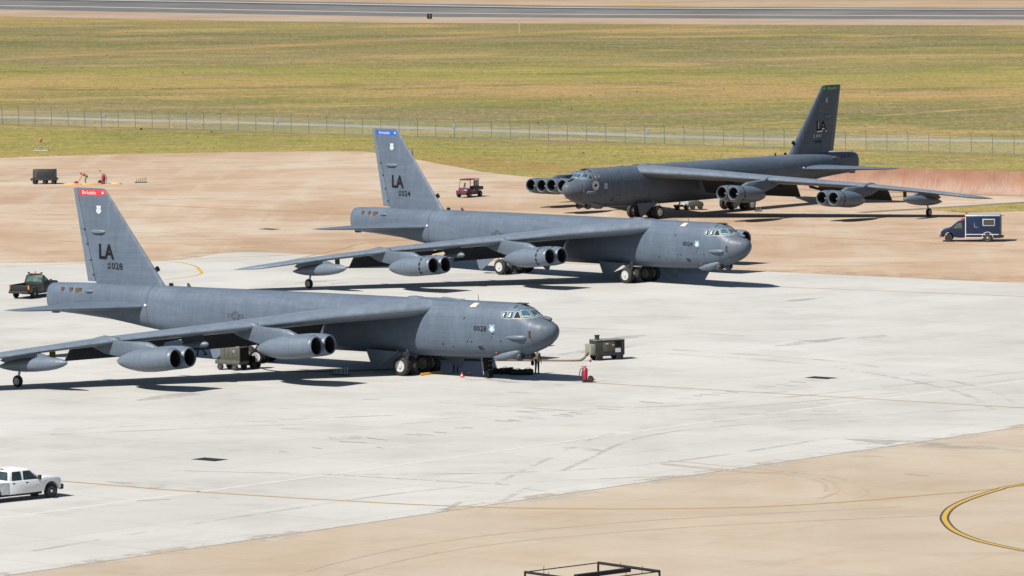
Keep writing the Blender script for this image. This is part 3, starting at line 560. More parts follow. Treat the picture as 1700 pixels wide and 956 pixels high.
            out=[(s0+1.9,zk(s0+1.9)+.66),(s0+3.2,zk(s0)+.95),(sl-.25,zl+.02),(sl+.15,zl+.26),(sl+1.3,zl+.34),(sl+2.2,zl+.12),(sl+2.4,zl-.5),(sl+1.2,zl-.95),(s0+5.6,zk(s0+5.6)+.18),(s0+4.4,zk(s0+4.4)+.2),(s0+2.6,zk(s0+2.6)+.2)]
            cxm=sum(p[0] for p in out)/len(out); czm=sum(p[1] for p in out)/len(out)
            rg=[]
            for yy,k in ((-.26,.86),(-.2,.95),(0,1),(.2,.95),(.26,.86)): rg.append([L(cxm+(a-cxm)*k,side*yc+yy,czm+(b-czm)*k) for a,b in out])
            P(MB().loft(rg),'engine_pylon',M_paint3,ang=50)
        # wing tank with its pylon
        ax=Vector((1,0,.09)).normalized(); n0=Vector(L(25.0,side*23.55,2.08))
        tk=P(MB().lathe(n0,-ax,[(0,.01),(.12,.12),(.5,.27),(1.1,.40),(1.9,.48),(3.0,.51),(4.2,.48),(5.2,.38),(6.0,.24),(6.6,.08),(6.75,.01)],24),'wing_tank',M_paint3)
        P(MB().loft([[L(a,side*23.5+yy*k,b) for a,b in ((26.6,2.32),(27.4,2.55),(28.6,2.72),(30.9,2.25),(31.4,1.9),(30.6,1.72),(28,2.0))] for yy,k in ((-.14,1),(.14,1))]),'tank_pylon',M_paint3)
        # outrigger gear
        P(MB().tube(L(30.6,side*22.64,.5),L(30.3,side*22.5,2.5),.08,.1,10).tube(L(30.65,side*22.64-.2,.42),L(30.65,side*22.64+.2,.42),.05).tube(L(30.62,side*22.6,.9),L(29.8,side*22.4,2.3),.04),'outrigger_strut',M_steel)
        wheel(T,L(30.65,side*22.64,.42),.42,.26,M_hub,20)
        P(MB().box(L(28.9,side*20.9,2.42),(.55,.05,.95),rx=.05),'outrigger_door',M_zinc)
        # main gear
        for sg in (12.74,28.02):
            P(MB().tube(L(sg,side*1.27,.7),L(sg+.05,side*.95,2.0),.13,.16,12).tube(L(sg,side*.55,.7),L(sg,side*1.95,.7),.08).tube(L(sg,side*1.27,.9),L(sg-.9*side,side*1.1,1.8),.07).path([L(sg+.2,side*1.45,1.75),L(sg+.25,side*1.7,1.45),L(sg+.1,side*1.62,1.1),L(sg,side*1.5,.85)],.035).box(L(sg+.05,side*1.15,1.55),(.4,.35,.3)),'main_gear_strut',M_steel)
            wheel(T,L(sg,side*1.72,.7),.7,.44,M_hub if sg<20 or variant!='plain' else M_hubg); wheel(T,L(sg,side*.83,.7),.7,.44,M_hubg)
            k=1 if side<0 else -1; big=sg<20
            pts=[(sg+k*.25,1.72),(sg+k*3.35,1.78 if big else 1.5),(sg+k*2.75,.42),(sg+k*2.5,.38)] if big else [(sg+k*.85,1.42),(sg+k*3.1,1.4),(sg+k*2.7,.38),(sg+k*2.35,.34)]
            P(MB().prism([(20-a,b) for a,b in pts],side*1.66-.03,side*1.66+.03),'gear_door',M_paint if big else M_paint3)
        # tailplane
        rg=[]
        for y in (.5,1.06,2.5,5,7.2,7.75,7.92):
            s0=37.74+(y-1.06)*.945; s1=45.3+(y-1.06)*.115; z=3.80-(y-1.06)*.016; q=1 if y<7.3 else (.8 if y<7.8 else .3)
            rg.append([L(s0+(s1-s0)*(.6+(c-.6)*(q*.5+.5)),side*y,z+(1 if u else -1)*foil(c)*.085*(s1-s0)*q-.05*c) for c,u in [(c,True) for c in CS[::-1]]+[(c,False) for c in CS[1:-1]]])
        P(MB().loft(rg),'tailplane',M_paint,ang=60)
        P(MB().tube(L(37.6,side*1.22,3.9),L(37.75,side*1.28,3.9),.12,n=10),'tailplane_pivot',M_wht)
    if variant!='dark':    # targeting pod pylon on the right wing
        P(MB().prism([(20-20.4,2.72),(20-20.9,3.5),(20-23.0,3.3),(20-22.6,2.9)],-14.1,-13.9),'sensor_pylon',M_dk); P(MB().lathe(L(20.3,-14,2.85),(-1,0,-.05),[(0,.03),(.2,.2),(.8,.24),(2.2,.2),(2.5,.05)],14),'sensor_pod',M_paint3)
    return T
HN,HM,HF=-.66291705,-.77404483,4.00525285
bomber('nearest grey bomber with red tail tip and number 0028 on its nose',(3.1606,372.218),HN,'0028',M_red,'Barksdale','plain')
bomber('grey bomber in the middle with blue tail tip and number 0024 on its nose',(20.25,451.216),HM,'0024',M_azure,'Barksdale','doors')
bomber('farthest bomber with green tail tip and round emblem, facing left, its near side in shade',(5.3706,531.064),HF,'0008',M_green,'Deuce','dark')
# ---------------------------------------------------------------- fence, walls, field markers
M_galv=mat('galvanised_steel',(.20,.225,.235),.5,.3,var=.2)
def link_mat():
    m,n,b=base('chain_link'); v=objco(n,rot=(0,R(45),0)); sx=n.nodes.new('ShaderNodeSeparateXYZ'); n.links.new(v,sx.inputs[0])
    f=lambda o:math_(n,'LESS_THAN',math_(n,'FRACT',math_(n,'MULTIPLY',o,1/.055)),.085)
    k=math_(n,'MAXIMUM',f(sx.outputs[0]),f(sx.outputs[2])); tr=n.nodes.new('ShaderNodeBsdfTransparent'); mx=n.nodes.new('ShaderNodeMixShader'); b.inputs['Base Color'].default_value=(.24,.26,.27,1); b.inputs['Roughness'].default_value=.5
    n.links.new(k,mx.inputs[0]); n.links.new(tr.outputs[0],mx.inputs[1]); n.links.new(b.outputs[0],mx.inputs[2]); n.links.new(mx.outputs[0],n.nodes['Material Output'].inputs['Surface']); return m
fd=Vector((61.9+71.7,647.3-745.5,0)); fl=fd.length; fd.normalize(); fa=math.atan2(fd.y,fd.x)
F0=Vector((-71.7,745.5,0))-fd*60.5
T=thing('chain_link_fence','long grey chain link fence with barbed wire along the perimeter road','fence',F0,fa)
n_p=int((fl+110)/3.05)
def share(o,x):
    c=o.copy(); COL.objects.link(c); c.location=(x,0,0); return c
post=MB().tube((0,0,-.1),(0,0,2.2),.036,n=8).tube((0,0,2.18),(0,-.28,2.52),.02,n=6).build('post',M_galv,T)
rail=MB().tube((0,0,2.14),(3.05,0,2.14),.024,n=6).build('top_rail',M_galv,T); low=MB().tube((0,0,.06),(3.05,0,.06),.018,n=6).build('bottom_rail',M_galv,T)
mesh=MB().quad((0.04,.03,.05),(3.01,.03,.05),(3.01,.03,2.14),(.04,.03,2.14)).build('mesh_panel',link_mat(),T,smooth=False)
for i in range(1,n_p):
    for o in (post,rail,low,mesh): share(o,i*3.05)
for k,(y,z) in enumerate(((-.1,2.3),(-.19,2.41),(-.27,2.51))): MB().tube((0,y,z),(n_p*3.05,y,z),.009,n=4).build('barbed_wire',M_galv,T)
# darker trodden earth below the fence line
strip('fence_verge',[(F0.x,F0.y-2.2),(F0.x+fd.x*(n_p*3.05),F0.y+fd.y*n_p*3.05-2.2)],2.2,-.008,worn('bare_earth',A(150,122,84),A(172,158,92),.5,.25))
M_sign=mat('pale_grey_sign',(.22,.24,.24),.6)
for x,lab in ((-56.2,'small pale grey sign hung on the fence, first from the left'),(-31.4,'small pale grey sign hung on the fence, second from the left'),(-7.4,'small pale grey sign hung on the fence right of the blue tail tip'),(17.5,'small pale grey sign hung on the fence left of the dark fin')):
    t_=(x-F0.x)/fd.x; p=F0+fd*t_; s=thing('fence_sign',lab,'sign',(p.x,p.y,0),fa,'signs on the fence'); MB().box((0,-.05,1.55),(.5,.02,.65)).build('plate',M_sign,s,bev=.004); MB().tube((-.1,-.03,1.9),(-.1,-.03,1.2),.012,n=6).tube((.1,-.03,1.9),(.1,-.03,1.2),.012,n=6).build('bracket',M_galv,s)
# blast deflector
def blast_mat():
    m,n,b=base('weathered_red_deflector'); st=noise(n,objco(n,(2.6,1,.3)),1.0,7,.72); big=noise(n,objco(n,(.35,.5,.6)),1.0,5,.6); sx=n.nodes.new('ShaderNodeSeparateXYZ'); n.links.new(objco(n),sx.inputs[0])
    c=ramp(n,big,[(.3,A(170,122,98)),(.5,A(186,138,112)),(.7,A(198,156,132))])
    low_=math_(n,'SUBTRACT',.80,math_(n,'MULTIPLY',sx.outputs[2],.11)); k=gray(n,math_(n,'ADD',st,math_(n,'SUBTRACT',low_,.62)),.50,.68)
    c=mix(n,math_(n,'MULTIPLY',k,.6),c,A(188,172,158)); st3=noise(n,objco(n,(7,1,.15),loc=(3,3,3)),1.0,5,.6); c=mix(n,math_(n,'MULTIPLY',gray(n,st3,.58,.72),.5),c,A(176,110,88))
    n.links.new(c,b.inputs['Base Color']); b.inputs['Roughness'].default_value=.75; bump(n,b,st,.2,.03); return m
bd=Vector((55.1-31.5,569.5-584.2,0)).normalized(); B0=Vector((31.5,584.2,0))-bd*7
T=thing('blast_deflector','long curved red blast deflector with white weather streaks behind the dark bomber','wall',B0,math.atan2(bd.y,bd.x))
prof=[(0,.02),(.35,.06),(.7,.2),(1.0,.45),(1.22,.8),(1.38,1.2),(1.48,1.65),(1.53,2.1),(1.55,2.62)]
Mb=blast_mat(); pl=[]
for i in range(48):
    mb=MB(); w=1.215; jit=random.uniform(-.012,.012); f=[(0,p[0]+jit,p[1]) for p in prof]+[(0,p[0]+.06+jit,p[1]) for p in prof[::-1]]
    x0=i*1.22; mb.loft([[(x0,a,b_) for _,a,b_ in f],[(x0+w,a,b_) for _,a,b_ in f]]); mb.build('deflector_panel',Mb,T,ang=60)
for i in range(0,49,2):
    MB().prism([(0,0)]*0+[(a,b_) for a,b_ in ((.9,.0),(1.3,.7),(1.66,1.6),(1.70,2.5),(1.78,2.5),(2.9,0))],-.03,.03).build('rib',M_galv,T).matrix_local=Matrix.Translation((i*1.22,0,0))@Matrix.Rotation(math.pi/2,4,'Z')@Matrix.Scale(1,4)
# runway boards, field markers, stakes
def board(x,y,lab):
    t=thing('distance_board',lab,'sign',(x,y,0),R(-30)); MB().box((0,0,.72),(1.15,.3,1.15)).build('board',M_blackp,t,bev=.03); MB().tube((-.4,0,0),(-.4,0,.2),.05).tube((.4,0,0),(.4,0,.2),.05).build('leg',M_galv,t); MB().box((.12,-.16,.78),(.3,.02,.7)).build('numeral_panel',mat('grey_numeral',(.09,.09,.1),.7),t)
board(-18.1,1203,'small black board on the near runway shoulder'); board(69,1332,'small black board beyond the runway at the top edge')
t=thing('approach_light_frame','small white frame with striped posts and red ball in the grass','light frame',(-59.8,675.4,0),R(-10))
MB().box((0,0,.12),(2.0,.08,.08)).build('base_bar',M_wht,t)
for x,h in ((-.95,.75),(0,1.25),(.95,.75)):
    p=MB().tube((x,0,0),(x,0,h),.05).build('post',M_wht,t)
    for k in range(int(h/.3)): MB().tube((x,0,.12+k*.3),(x,0,.25+k*.3),.056).build('black_band',M_blackp,p)
MB().ell((0,0,1.45),(.22,.22,.22)).build('red_ball',mat('faded_red',(.5,.16,.14),.6),t)
for x,y,h,lab,c in ((-12.1,652.9,1.15,'thin brown marker stake in the grass beside the blue tipped fin',(.11,.07,.05)),(2,1108,2.2,'thin white marker stake in the far grass',(.6,.6,.56))):
    t=thing('marker_stake',lab,'stake',(x,y,0)); MB().tube((0,0,-.1),(0,0,h),.06,.05,8).build('stake',mat('stake_%d'%int(c[0]*100),c,.8),t); MB().box((0,0,h+.06),(.16,.16,.12)).build('cap',mat('stake_cap',(.3,.2,.16),.8),t)
# ---------------------------------------------------------------- vehicles
def place(px,py,lx,ly,hd): return (px-(lx*math.cos(hd)-ly*math.sin(hd)),py-(lx*math.sin(hd)+ly*math.cos(hd)),0)
def arch(cx,r,z,n=9): return [(cx+r*math.cos(math.pi*i/n),max(z,z+r*math.sin(math.pi*i/n))) for i in range(n+1)]
def vwheel(t,x,y,r,w,hm,hubr=.55):
    o=MB().lathe((x,y-w/2,r),(0,1,0),[(0,r*.6),(0,r*.86),(w*.15,r*.98),(w*.5,r),(w*.85,r*.98),(w,r*.86),(w,r*.6)],24).build('wheel',M_tyre,t)
    s=1 if y>0 else -1; MB().lathe((x,y+s*w/2,r),(0,s,0),[(-.04,r*.62),(.005,r*.6),(-.03,r*hubr*.85),(-.01,r*.25),(.03,r*.2),(.035,.01)],18).build('rim',hm,o)
M_vglass=glass('vehicle_glass',(.018,.028,.027)); M_gl2=glass('tinted_green_glass',(.06,.115,.10)); M_lamp=mat('lamp_lens',(.6,.62,.6),.2); M_tail=mat('tail_lamp_red',(.35,.02,.02),.3); M_amber=mat('amber_lens',(.7,.24,.03),.3); M_trim=mat('black_plastic',(.02,.02,.021),.6); M_chrome=mat('chrome',(.6,.6,.6),.2,.9)
def pickup(label,loc,hd,crew,body,beacon,tint):
    t=thing('pickup_truck',label,'pickup truck',loc,hd); xr=-1.05 if crew else .05; xb=-3.2 if crew else -2.5; fxl=1.95; rxl=-2.1 if crew else -1.55
    lower=[(xr,.5)]+[(xr,1.2),(1.2,1.2),(1.35,1.3),(2.35,1.25),(2.56,1.16),(2.62,1.0),(2.62,.6)]+arch(fxl,.5,.5)+[(1.3,.46),(xr,.42)]
    MB().prism(lower,-.97,.97).build('body',body,t,bev=.035)
    cab=MB().loft([[(x,y,z) for x,y in ((x0,-w),(x1,-w),(x1,w),(x0,w))] for x0,x1,w,z in ((xr+.0,1.3,.94,1.19),(xr+.12,.52,.80,1.78),(xr+.25,.3,.72,1.86),(xr+.4,.15,.6,1.875))]); cb=cab.build('cab',body,t,bev=.03)
    def sidewin(xa,xb_,xc,xd,name):
        for s in (-1,1):
            y=lambda z:s*(.94-(z-1.19)/.59*.14+.012)
            f=MB().quad((xa-.03,y(1.22),1.22),(xb_+.03,y(1.22),1.22),(xc+.02,y(1.73),1.73),(xd-.02,y(1.73),1.73)).build(name,M_trim,t,smooth=False)
            yy=lambda z:y(z)+s*.006; MB().quad((xa,yy(1.25),1.25),(xb_-.01,yy(1.25),1.25),(xc,yy(1.70),1.70),(xd,yy(1.70),1.70)).build('pane',tint,f,smooth=False)
    if crew: sidewin(-.82,-.18,-.2,-.74,'rear_door_window'); sidewin(.0,.98,.46,.02,'front_door_window')
    else: sidewin(.25,.98,.46,.3,'door_window')
    def endwin(x0,x1,name,s):
        f=MB().quad((x0+s*.012,-.8,1.24),(x0+s*.012,.8,1.24),(x1+s*.012,.68,1.72),(x1+s*.012,-.68,1.72)).build(name,M_trim,t,smooth=False); MB().quad((x0+s*.02,-.76,1.27),(x0+s*.02,.76,1.27),(x1+s*.02,.65,1.69),(x1+s*.02,-.65,1.69)).build('pane',tint,f,smooth=False)
    endwin(xr+.01,xr+.11,'rear_window',-1); endwin(1.24,.62,'windscreen',1)
    for s in (-1,1):
        side_=[(xb,.55),(xb,1.17),(xr-.02,1.17),(xr-.02,.45)]+[(rxl+.52,.45)]+arch(rxl,.5,.5)[1:-1]+[(rxl-.52,.5)]
        MB().prism(side_,s*.86,s*.97).build('bed_side',body,t,bev=.02)
        MB().lathe((rxl,s*.80,.42),(0,s,0),[(0,.47),(.05,.47)],18).build('wheel_housing',M_trim,t); MB().lathe((fxl,s*.80,.42),(0,s,0),[(0,.47),(.05,.47)],18).build('wheel_housing',M_trim,t)
        vwheel(t,fxl,s*.84,.40,.26,M_hub); vwheel(t,rxl,s*.84,.40,.26,M_hub)
        MB().box((1.0,s*1.12,1.32),(.14,.2,.26)).tube((1.0,s*.93,1.25),(1.0,s*1.05,1.28),.03).build('mirror',M_trim,t,bev=.02)
        for x in ((-.72,.2) if crew else (.35,)): MB().box((x,s*.985,1.05),(.16,.03,.07)).build('door_handle',M_trim,t)
        MB().box((2.6,s*.74,1.02),(.06,.36,.2)).build('headlight',M_lamp,t,bev=.015); MB().box((xb-.005,s*.91,.98),(.05,.12,.34)).build('tail_light',M_tail if crew else M_amber,t)
        MB().box((fxl-1.02,s*.985,.85),(.22,.012,.06)).build('badge',M_chrome,t)
    MB().box((xb+.03,0,.87),(.07,1.72,.6)).build('tailgate',body,t,bev=.015); MB().box(((xb+xr)/2,0,.62),(xr-xb-.1,1.72,.06)).build('bed_floor',M_trim,t)
    MB().box((xb-.12,0,.56),(.2,1.86,.18)).build('rear_bumper',M_chrome if crew else M_trim,t,bev=.03); MB().box((2.68,0,.62),(.22,1.96,.3)).build('front_bumper',M_trim,t,bev=.04); MB().box((2.63,0,.98),(.04,1.05,.3)).build('grille',M_trim,t)
    MB().box(((fxl+rxl)/2,0,.38),(fxl-rxl-.9,1.2,.2)).build('chassis',M_trim,t)
    if crew: MB().box((xr+.15,0,1.85),(.06,.34,.05)).build('brake_light',M_tail,t)
    if beacon:
        MB().box((.3,0,1.93),(.16,1.1,.06)).build('light_bar',M_trim,t); MB().tube((.3,0,1.93),(.3,0,2.16),.09,.06,12).build('beacon',mat('orange_beacon',(.8,.28,.06),.3),t)
        for s in (-1,1): MB().box((.3,s*.62,2.0),(.14,.13,.14)).build('work_lamp',M_trim,t)
    return t
M_wpaint=mat('white_vehicle_paint',(.90,.93,.96),.25,var=.05,scale=1.5); M_gpaint=mat('dark_green_vehicle_paint',(.013,.016,.017),.4,var=.35,scale=1.5); M_navy=mat('navy_vehicle_paint',(.007,.020,.068),.3,var=.25,scale=1.2)
pickup('white crew cab pickup cropped by the left edge of the photo',place(-27.0,307.9,1.95,-.85,R(40)),R(40),True,M_wpaint,False,M_vglass)
pickup('dark green pickup with amber beacon behind the nearest tail',place(-40.55,448.9,-1.55,-.85,R(66)),R(66),False,M_gpaint,True,M_gl2)
# navy box van
hd=math.pi-.15; t=thing('box_van','navy blue box van with white roof and stripe at right','van',place(41.59,504.3,1.95,.88,hd),hd)
MB().prism([(.38,.4),(.38,1.2),(.45,2.0),(.75,2.02),(1.2,1.86),(1.85,1.3),(2.55,1.12),(2.7,.95),(2.72,.5)]+arch(1.95,.46,.45)+[(.9,.38)],-.95,.95).build('cab',M_navy,t,bev=.05)
MB().box((-1.27,0,1.42),(3.3,2.1,2.1)).build('box_body',M_navy,t,bev=.04); MB().box((-1.27,0,2.52),(3.32,2.12,.12),top=(.98,.9)).build('roof',mat('white_van_roof',(.36,.38,.40),.4),t,bev=.03)
for s in (-1,1):
    MB().box((.34,s*1.055,1.35),(.09,.03,2.1)).build('corner_trim',M_wht,t); MB().box((-1.25,s*1.06,.72),(3.1,.02,.075)).build('side_stripe',M_wht,t); MB().box((-.55,s*1.06,.42),(1.8,.02,.07)).build('sill_trim',M_wht,t)
    f=MB().box((-1.86,s*1.06,1.86),(1.16,.03,.66)).build('window_surround',M_wht,t,bev=.012); MB().box((-1.86,s*1.072,1.87),(1.02,.03,.52)).build('pane',M_vglass,f)
    MB().box((-.52,s*1.06,1.6),(.02,.015,.4)).box((-.68,s*1.06,1.41),(.34,.015,.02)).build('grab_rail',M_wht,t)
    y=s*.958; f=MB().quad((.62,y,1.25),(1.62,y,1.25),(1.12,y,1.82),(.66,y,1.86)).build('door_window',M_trim,t,smooth=False); y+=s*.006; MB().quad((.68,y,1.29),(1.52,y,1.29),(1.08,y,1.78),(.7,y,1.81)).build('pane',M_gl2,f,smooth=False)
    vwheel(t,1.95,s*.86,.38,.25,M_trim); vwheel(t,-1.75,s*.96,.40,.28,M_hub)
    MB().path([(-1.75+.52*math.cos(a_),s*1.06,.42+.52*math.sin(a_)) for a_ in [math.pi*q/12 for q in range(13)]],.03,6).build('wheel_arch',M_wht,t); MB().lathe((-1.75,s*1.0,.42),(0,s,0),[(0,.485),(.056,.485)],20).build('wheel_housing',M_trim,t)
    MB().box((2.62,s*.68,.95),(.12,.3,.2)).build('headlight',M_lamp,t,bev=.02); MB().box((2.66,s*.85,.9),(.1,.12,.16)).build('turn_signal',M_amber,t)
    for z in (.75,1.35,2.0): MB().box((-2.93,s*1.0,z),(.04,.1,.1)).build('hinge',M_chrome,t)
f=MB().quad((1.27,-.8,1.84),(1.87,-.86,1.36),(1.87,.86,1.36),(1.27,.8,1.84)).build('windscreen',M_gl2,t,smooth=False); f.location=(.02,0,.03)
MB().box((-2.94,0,1.35),(.05,2.0,1.95)).build('rear_doors',mat('weathered_door_grey',(.13,.12,.11),.7),t,bev=.01); MB().box((-3.05,0,.45),(.3,1.9,.12)).build('rear_step',M_trim,t); MB().box((2.76,0,.52),(.2,1.9,.2)).build('front_bumper',M_chrome,t,bev=.04)
MB().box((.62,.25,2.12),(.3,1.1,.2)).build('light_bar',mat('red_light_bar',(.5,.04,.05),.3),t,bev=.03); MB().box((.58,-.3,2.14),(.2,.3,.22)).build('siren',M_lamp,t,bev=.03); MB().tube((.32,0,2.55),(.32,0,2.78),.09,.07).build('beacon',mat('red_beacon',(.5,.05,.03),.3),t)
# maroon utility vehicle
M_mar=mat('maroon_paint',(.16,.012,.03),.35,var=.2); M_mard=mat('dark_maroon_paint',(.05,.012,.018),.5,var=.25)
hd=R(238); t=thing('utility_vehicle','small maroon four door utility vehicle on tan apron','utility vehicle',(-4.55,577.3,0),hd)
MB().prism([(-.2,.42),(-.25,.95),(.8,.95),(1.35,.92),(1.55,.8),(1.58,.5),(.7,.42)],-.72,.72).build('front_body',M_mar,t,bev=.05); MB().box((-.25,0,.72),(1.2,1.46,.62)).build('door_panels',M_mard,t,bev=.04)
MB().box((-1.25,0,.92),(1.05,1.42,.36)).build('cargo_bed',M_mard,t,bev=.03); MB().box((-.05,0,1.94),(1.75,1.45,.08)).build('roof',M_mar,t,bev=.03)
for s in (-1,1):
    for x0,x1 in ((.98,.72),(.15,.1),(-.8,-.85)): MB().tube((x0,s*.68,.95),(x1,s*.66,1.92),.04,n=8).build('roof_post',M_trim,t)
    f=MB().box((-.32,s*.69,1.45),(.9,.03,.75)).build('door_frame',M_mard,t)
    for x in (-.58,-.12): MB().box((x,s*.715,1.5),(.26,.03,.5)).build('pane',mat('clear_plastic',(.55,.48,.40),.2),f)
    for x in (1.05,-1.1): vwheel(t,x,s*.66,.34,.28,M_hub)
    MB().box((1.56,s*.5,.84),(.06,.22,.12)).build('headlight',M_lamp,t,bev=.02)
f=MB().quad((1.0,-.66,.98),(1.0,.66,.98),(.74,.64,1.9),(.74,-.64,1.9)).build('windscreen',mat('clear_windscreen',(.40,.33,.25),.15),t,smooth=False); MB().box((.93,0,1.3),(.04,.2,.6),ry=-.27).build('windscreen_post',M_trim,f)
MB().box((1.02,0,1.02),(.2,1.1,.1)).build('cowl_panel',mat('blue_grey_cowl',(.12,.15,.24),.5),t); MB().box((1.55,0,.45),(.2,1.3,.22)).build('front_bumper',M_trim,t,bev=.03); MB().box((0,0,.36),(2.5,1.1,.14)).build('chassis',M_trim,t); MB().tube((.3,0,1.98),(.3,0,2.12),.07,.05).build('beacon',M_amber,t); MB().box((.2,.745,.75),(.2,.02,.2)).build('door_badge',M_wht,t)
# ---------------------------------------------------------------- ground equipment
M_olive=mat('olive_drab',(.082,.082,.065),.6,var=.2,scale=3); M_olived=mat('dark_olive',(.031,.034,.030),.6,var=.25,scale=3)
t=thing('power_generator','dark olive wheeled generator cart with exhaust stack right of the nearest nose','generator',(6.95,389.6,0),R(24))
MB().box((0,0,.92),(2.35,1.15,1.1)).build('housing',M_olived,t,bev=.03); MB().box((-1.3,0,.82),(.5,1.0,.75)).build('end_housing',mat('sunlit_olive',(.26,.27,.22),.6),t,bev=.03); MB().box((0,0,1.49),(2.4,1.2,.05)).build('top_panel',mat('grey_green_top',(.22,.24,.2),.6),t)  # left end far paler than the housing: sunlight put into its colour
MB().tube((-.85,-.1,1.45),(-.85,-.1,1.82),.17,n=14).tube((-.85,-.1,1.8),(-.85,-.1,1.86),.2,n=14).build('exhaust_stack',M_olived,t); MB().box((-.1,-.59,1.0),(.95,.03,.7)).build('side_door',M_olive,t,bev=.01); MB().box((.62,-.59,1.2),(.5,.03,.42)).build('control_panel',M_blackp,t)
MB().box((.62,-.6,.72),(.42,.03,.3)).build('data_plate',M_wht,t); MB().box((-.25,-.61,1.22),(.25,.02,.08)).build('stencil_plate',M_wht,t); MB().box((.25,-.61,1.12),(.2,.02,.07)).build('stencil_plate',M_wht,t)
for x,y in ((-.15,-.61),(.3,-.61)): MB().box((x,y,1.0),(.05,.02,.5)).build('rust_streak',mat('rust',(.15,.06,.03),.8),t)
for x in (-.85,.8):
    for s in (-1,1): vwheel(t,x,s*.5,.27,.2,M_trim)
MB().box((0,0,.36),(2.3,.9,.12)).build('chassis',M_trim,t); MB().tube((1.2,-.4,.45),(1.2,-.4,1.45),.03).build('handrail',M_trim,t); MB().tube((-1.5,0,.42),(-2.1,0,.12),.04).build('tow_bar',M_olived,t)
tag(MB().path(spline([(5.75,389.2,.9),(5.45,388.8,.5),(5.1,388.4,.12),(4.2,388.35,.06),(2.4,388.6,.06),(.4,388.9,.06),(-2.5,389.5,.06),(-6,391,.06)],6),.075).build('power_cable',mat('brown_cable',(.16,.11,.08),.7)),'thick brown cable from the generator cart to the nearest bomber','cable')
t=thing('air_cart','olive panelled service cart under the nearest bomber wing','service cart',(-20.35,384.5,0),R(-33))
MB().box((.15,0,1.18),(1.75,1.1,1.0)).build('housing',M_olive,t,bev=.02)
for i in range(4): MB().box((-.5+i*.38,-.56,1.25),(.34,.03,.72)).build('door_panel',M_olive,t,bev=.012)
MB().box((.52,-.58,1.4),(.16,.015,.16)).build('blue_placard',M_blue,t); MB().box((-.05,0,.58),(2.2,1.2,.28)).build('chassis',M_olive,t,bev=.03); MB().box((1.05,0,1.15),(.06,1.05,.95)).build('black_end',M_blackp,t); MB().box((.2,.1,1.72),(1.3,.9,.05)).build('top_cover',M_cream,t)  # right end covered by a flat black plate
for x in (-.7,.6):
    for s in (-1,1): vwheel(t,x,s*.55,.25,.18,M_hubg)
t=thing('hose_reel_cart','black hose reel cart beside the olive service cart','cart',(-18.75,385.3,0),R(-20))
MB().lathe((.2,-.3,.85),(0,1,0),[(0,.5),(.05,.5),(.05,.3),(.5,.3),(.5,.5),(.55,.5)],22).build('reel',M_blackp,t); MB().box((-.25,0,.6),(.8,.8,.7)).build('cabinet',M_blackp,t,bev=.03); MB().lathe((.2,-.32,.85),(0,-1,0),[(0,.34),(.02,.34),(.02,.28),(0,.28)],22).build('reel_ring',M_wht,t)
for s in (-1,1): vwheel(t,0,s*.42,.26,.16,M_trim)
tag(MB().path(spline([(-18.3,385,.05),(-17.5,383.2,.04),(-16,382.2,.04),(-12,382.5,.04),(-8,383.5,.04)],6),.03).build('air_hose',M_trim),'thin black hose lying from the reel cart towards the main wheels','hose')
def rack(x,y,rz,n,lab,m):
    t=thing('pin_rack',lab,'rack',(x,y,0),rz,'low racks of upright rods'); MB().box((0,0,.05),(n*.22+.1,.35,.06)).build('base',M_trim,t)
    for i in range(n): MB().tube(((i-(n-1)/2)*.22,0,.05),((i-(n-1)/2)*.22+.05,0,.38+.05*i),.045,.035,8).build('rod',m,t)
rack(-12.35,379.6,R(-30),6,'low rack of pale upright rods in the shade of the nearest wing',mat('pale_rod',(.45,.47,.5),.5)); rack(-42.4,608,R(0),6,'low rack of grey upright rods on the far apron',M_hubg); rack(25.6,549.6,R(20),3,'low grey rod stand beside the dark bomber rear wheels',M_hubg)
# far dark trailer
t=thing('equipment_trailer','dark boxy equipment trailer on the far left apron','trailer',(-53.4,607.4,0),R(-4)); M_dnav=mat('dark_slate_paint',(.022,.027,.030),.5,var=.3,scale=2)
MB().box((.05,0,1.15),(2.55,1.5,1.05),top=(1.0,.94)).build('housing',M_dnav,t,bev=.03); MB().box((0,0,.55),(3.0,1.5,.25)).build('chassis',M_dnav,t,bev=.03); MB().box((1.24,0,1.62),(.08,1.5,.16)).build('end_lip',M_dnav,t)
for k in range(5): MB().box((-.98+.05*k,-.765,.92+.17*k),(.38,.02,.07),ry=.5).build('stencil_stripe',M_hubg,t)
for x in (-1.05,.1,1.1):
    for s in (-1,1): vwheel(t,x,s*.6,.24,.18,M_trim)
# tow tractor below the dark bomber
t=thing('loader','low dark grey and white loader under the dark bomber','loader',(18.55,553.2,0),R(2))
MB().prism([(-.1,.35),(-.1,.8),(.9,.95),(1.45,.75),(1.5,.4)],-.6,.6).build('engine_housing',mat('loader_grey',(.05,.052,.055),.6),t,bev=.04); MB().box((-.85,0,.42),(1.5,1.1,.16)).build('deck',M_trim,t)
for x in (-1.1,-.55): MB().tube((x,-.45,.45),(x+.15,-.45,.98),.06).tube((x,.45,.45),(x+.15,.45,.98),.06).box((x+.1,0,.8),(.14,1.0,.3)).build('lift_arm',M_wht,t)
MB().box((-.25,-.3,.72),(.35,.4,.5)).build('seat_box',M_wht,t,bev=.03)
for x in (-1.25,-.3,.35,1.15):
    for s in (-1,1): vwheel(t,x,s*.55,.25,.2,M_trim)
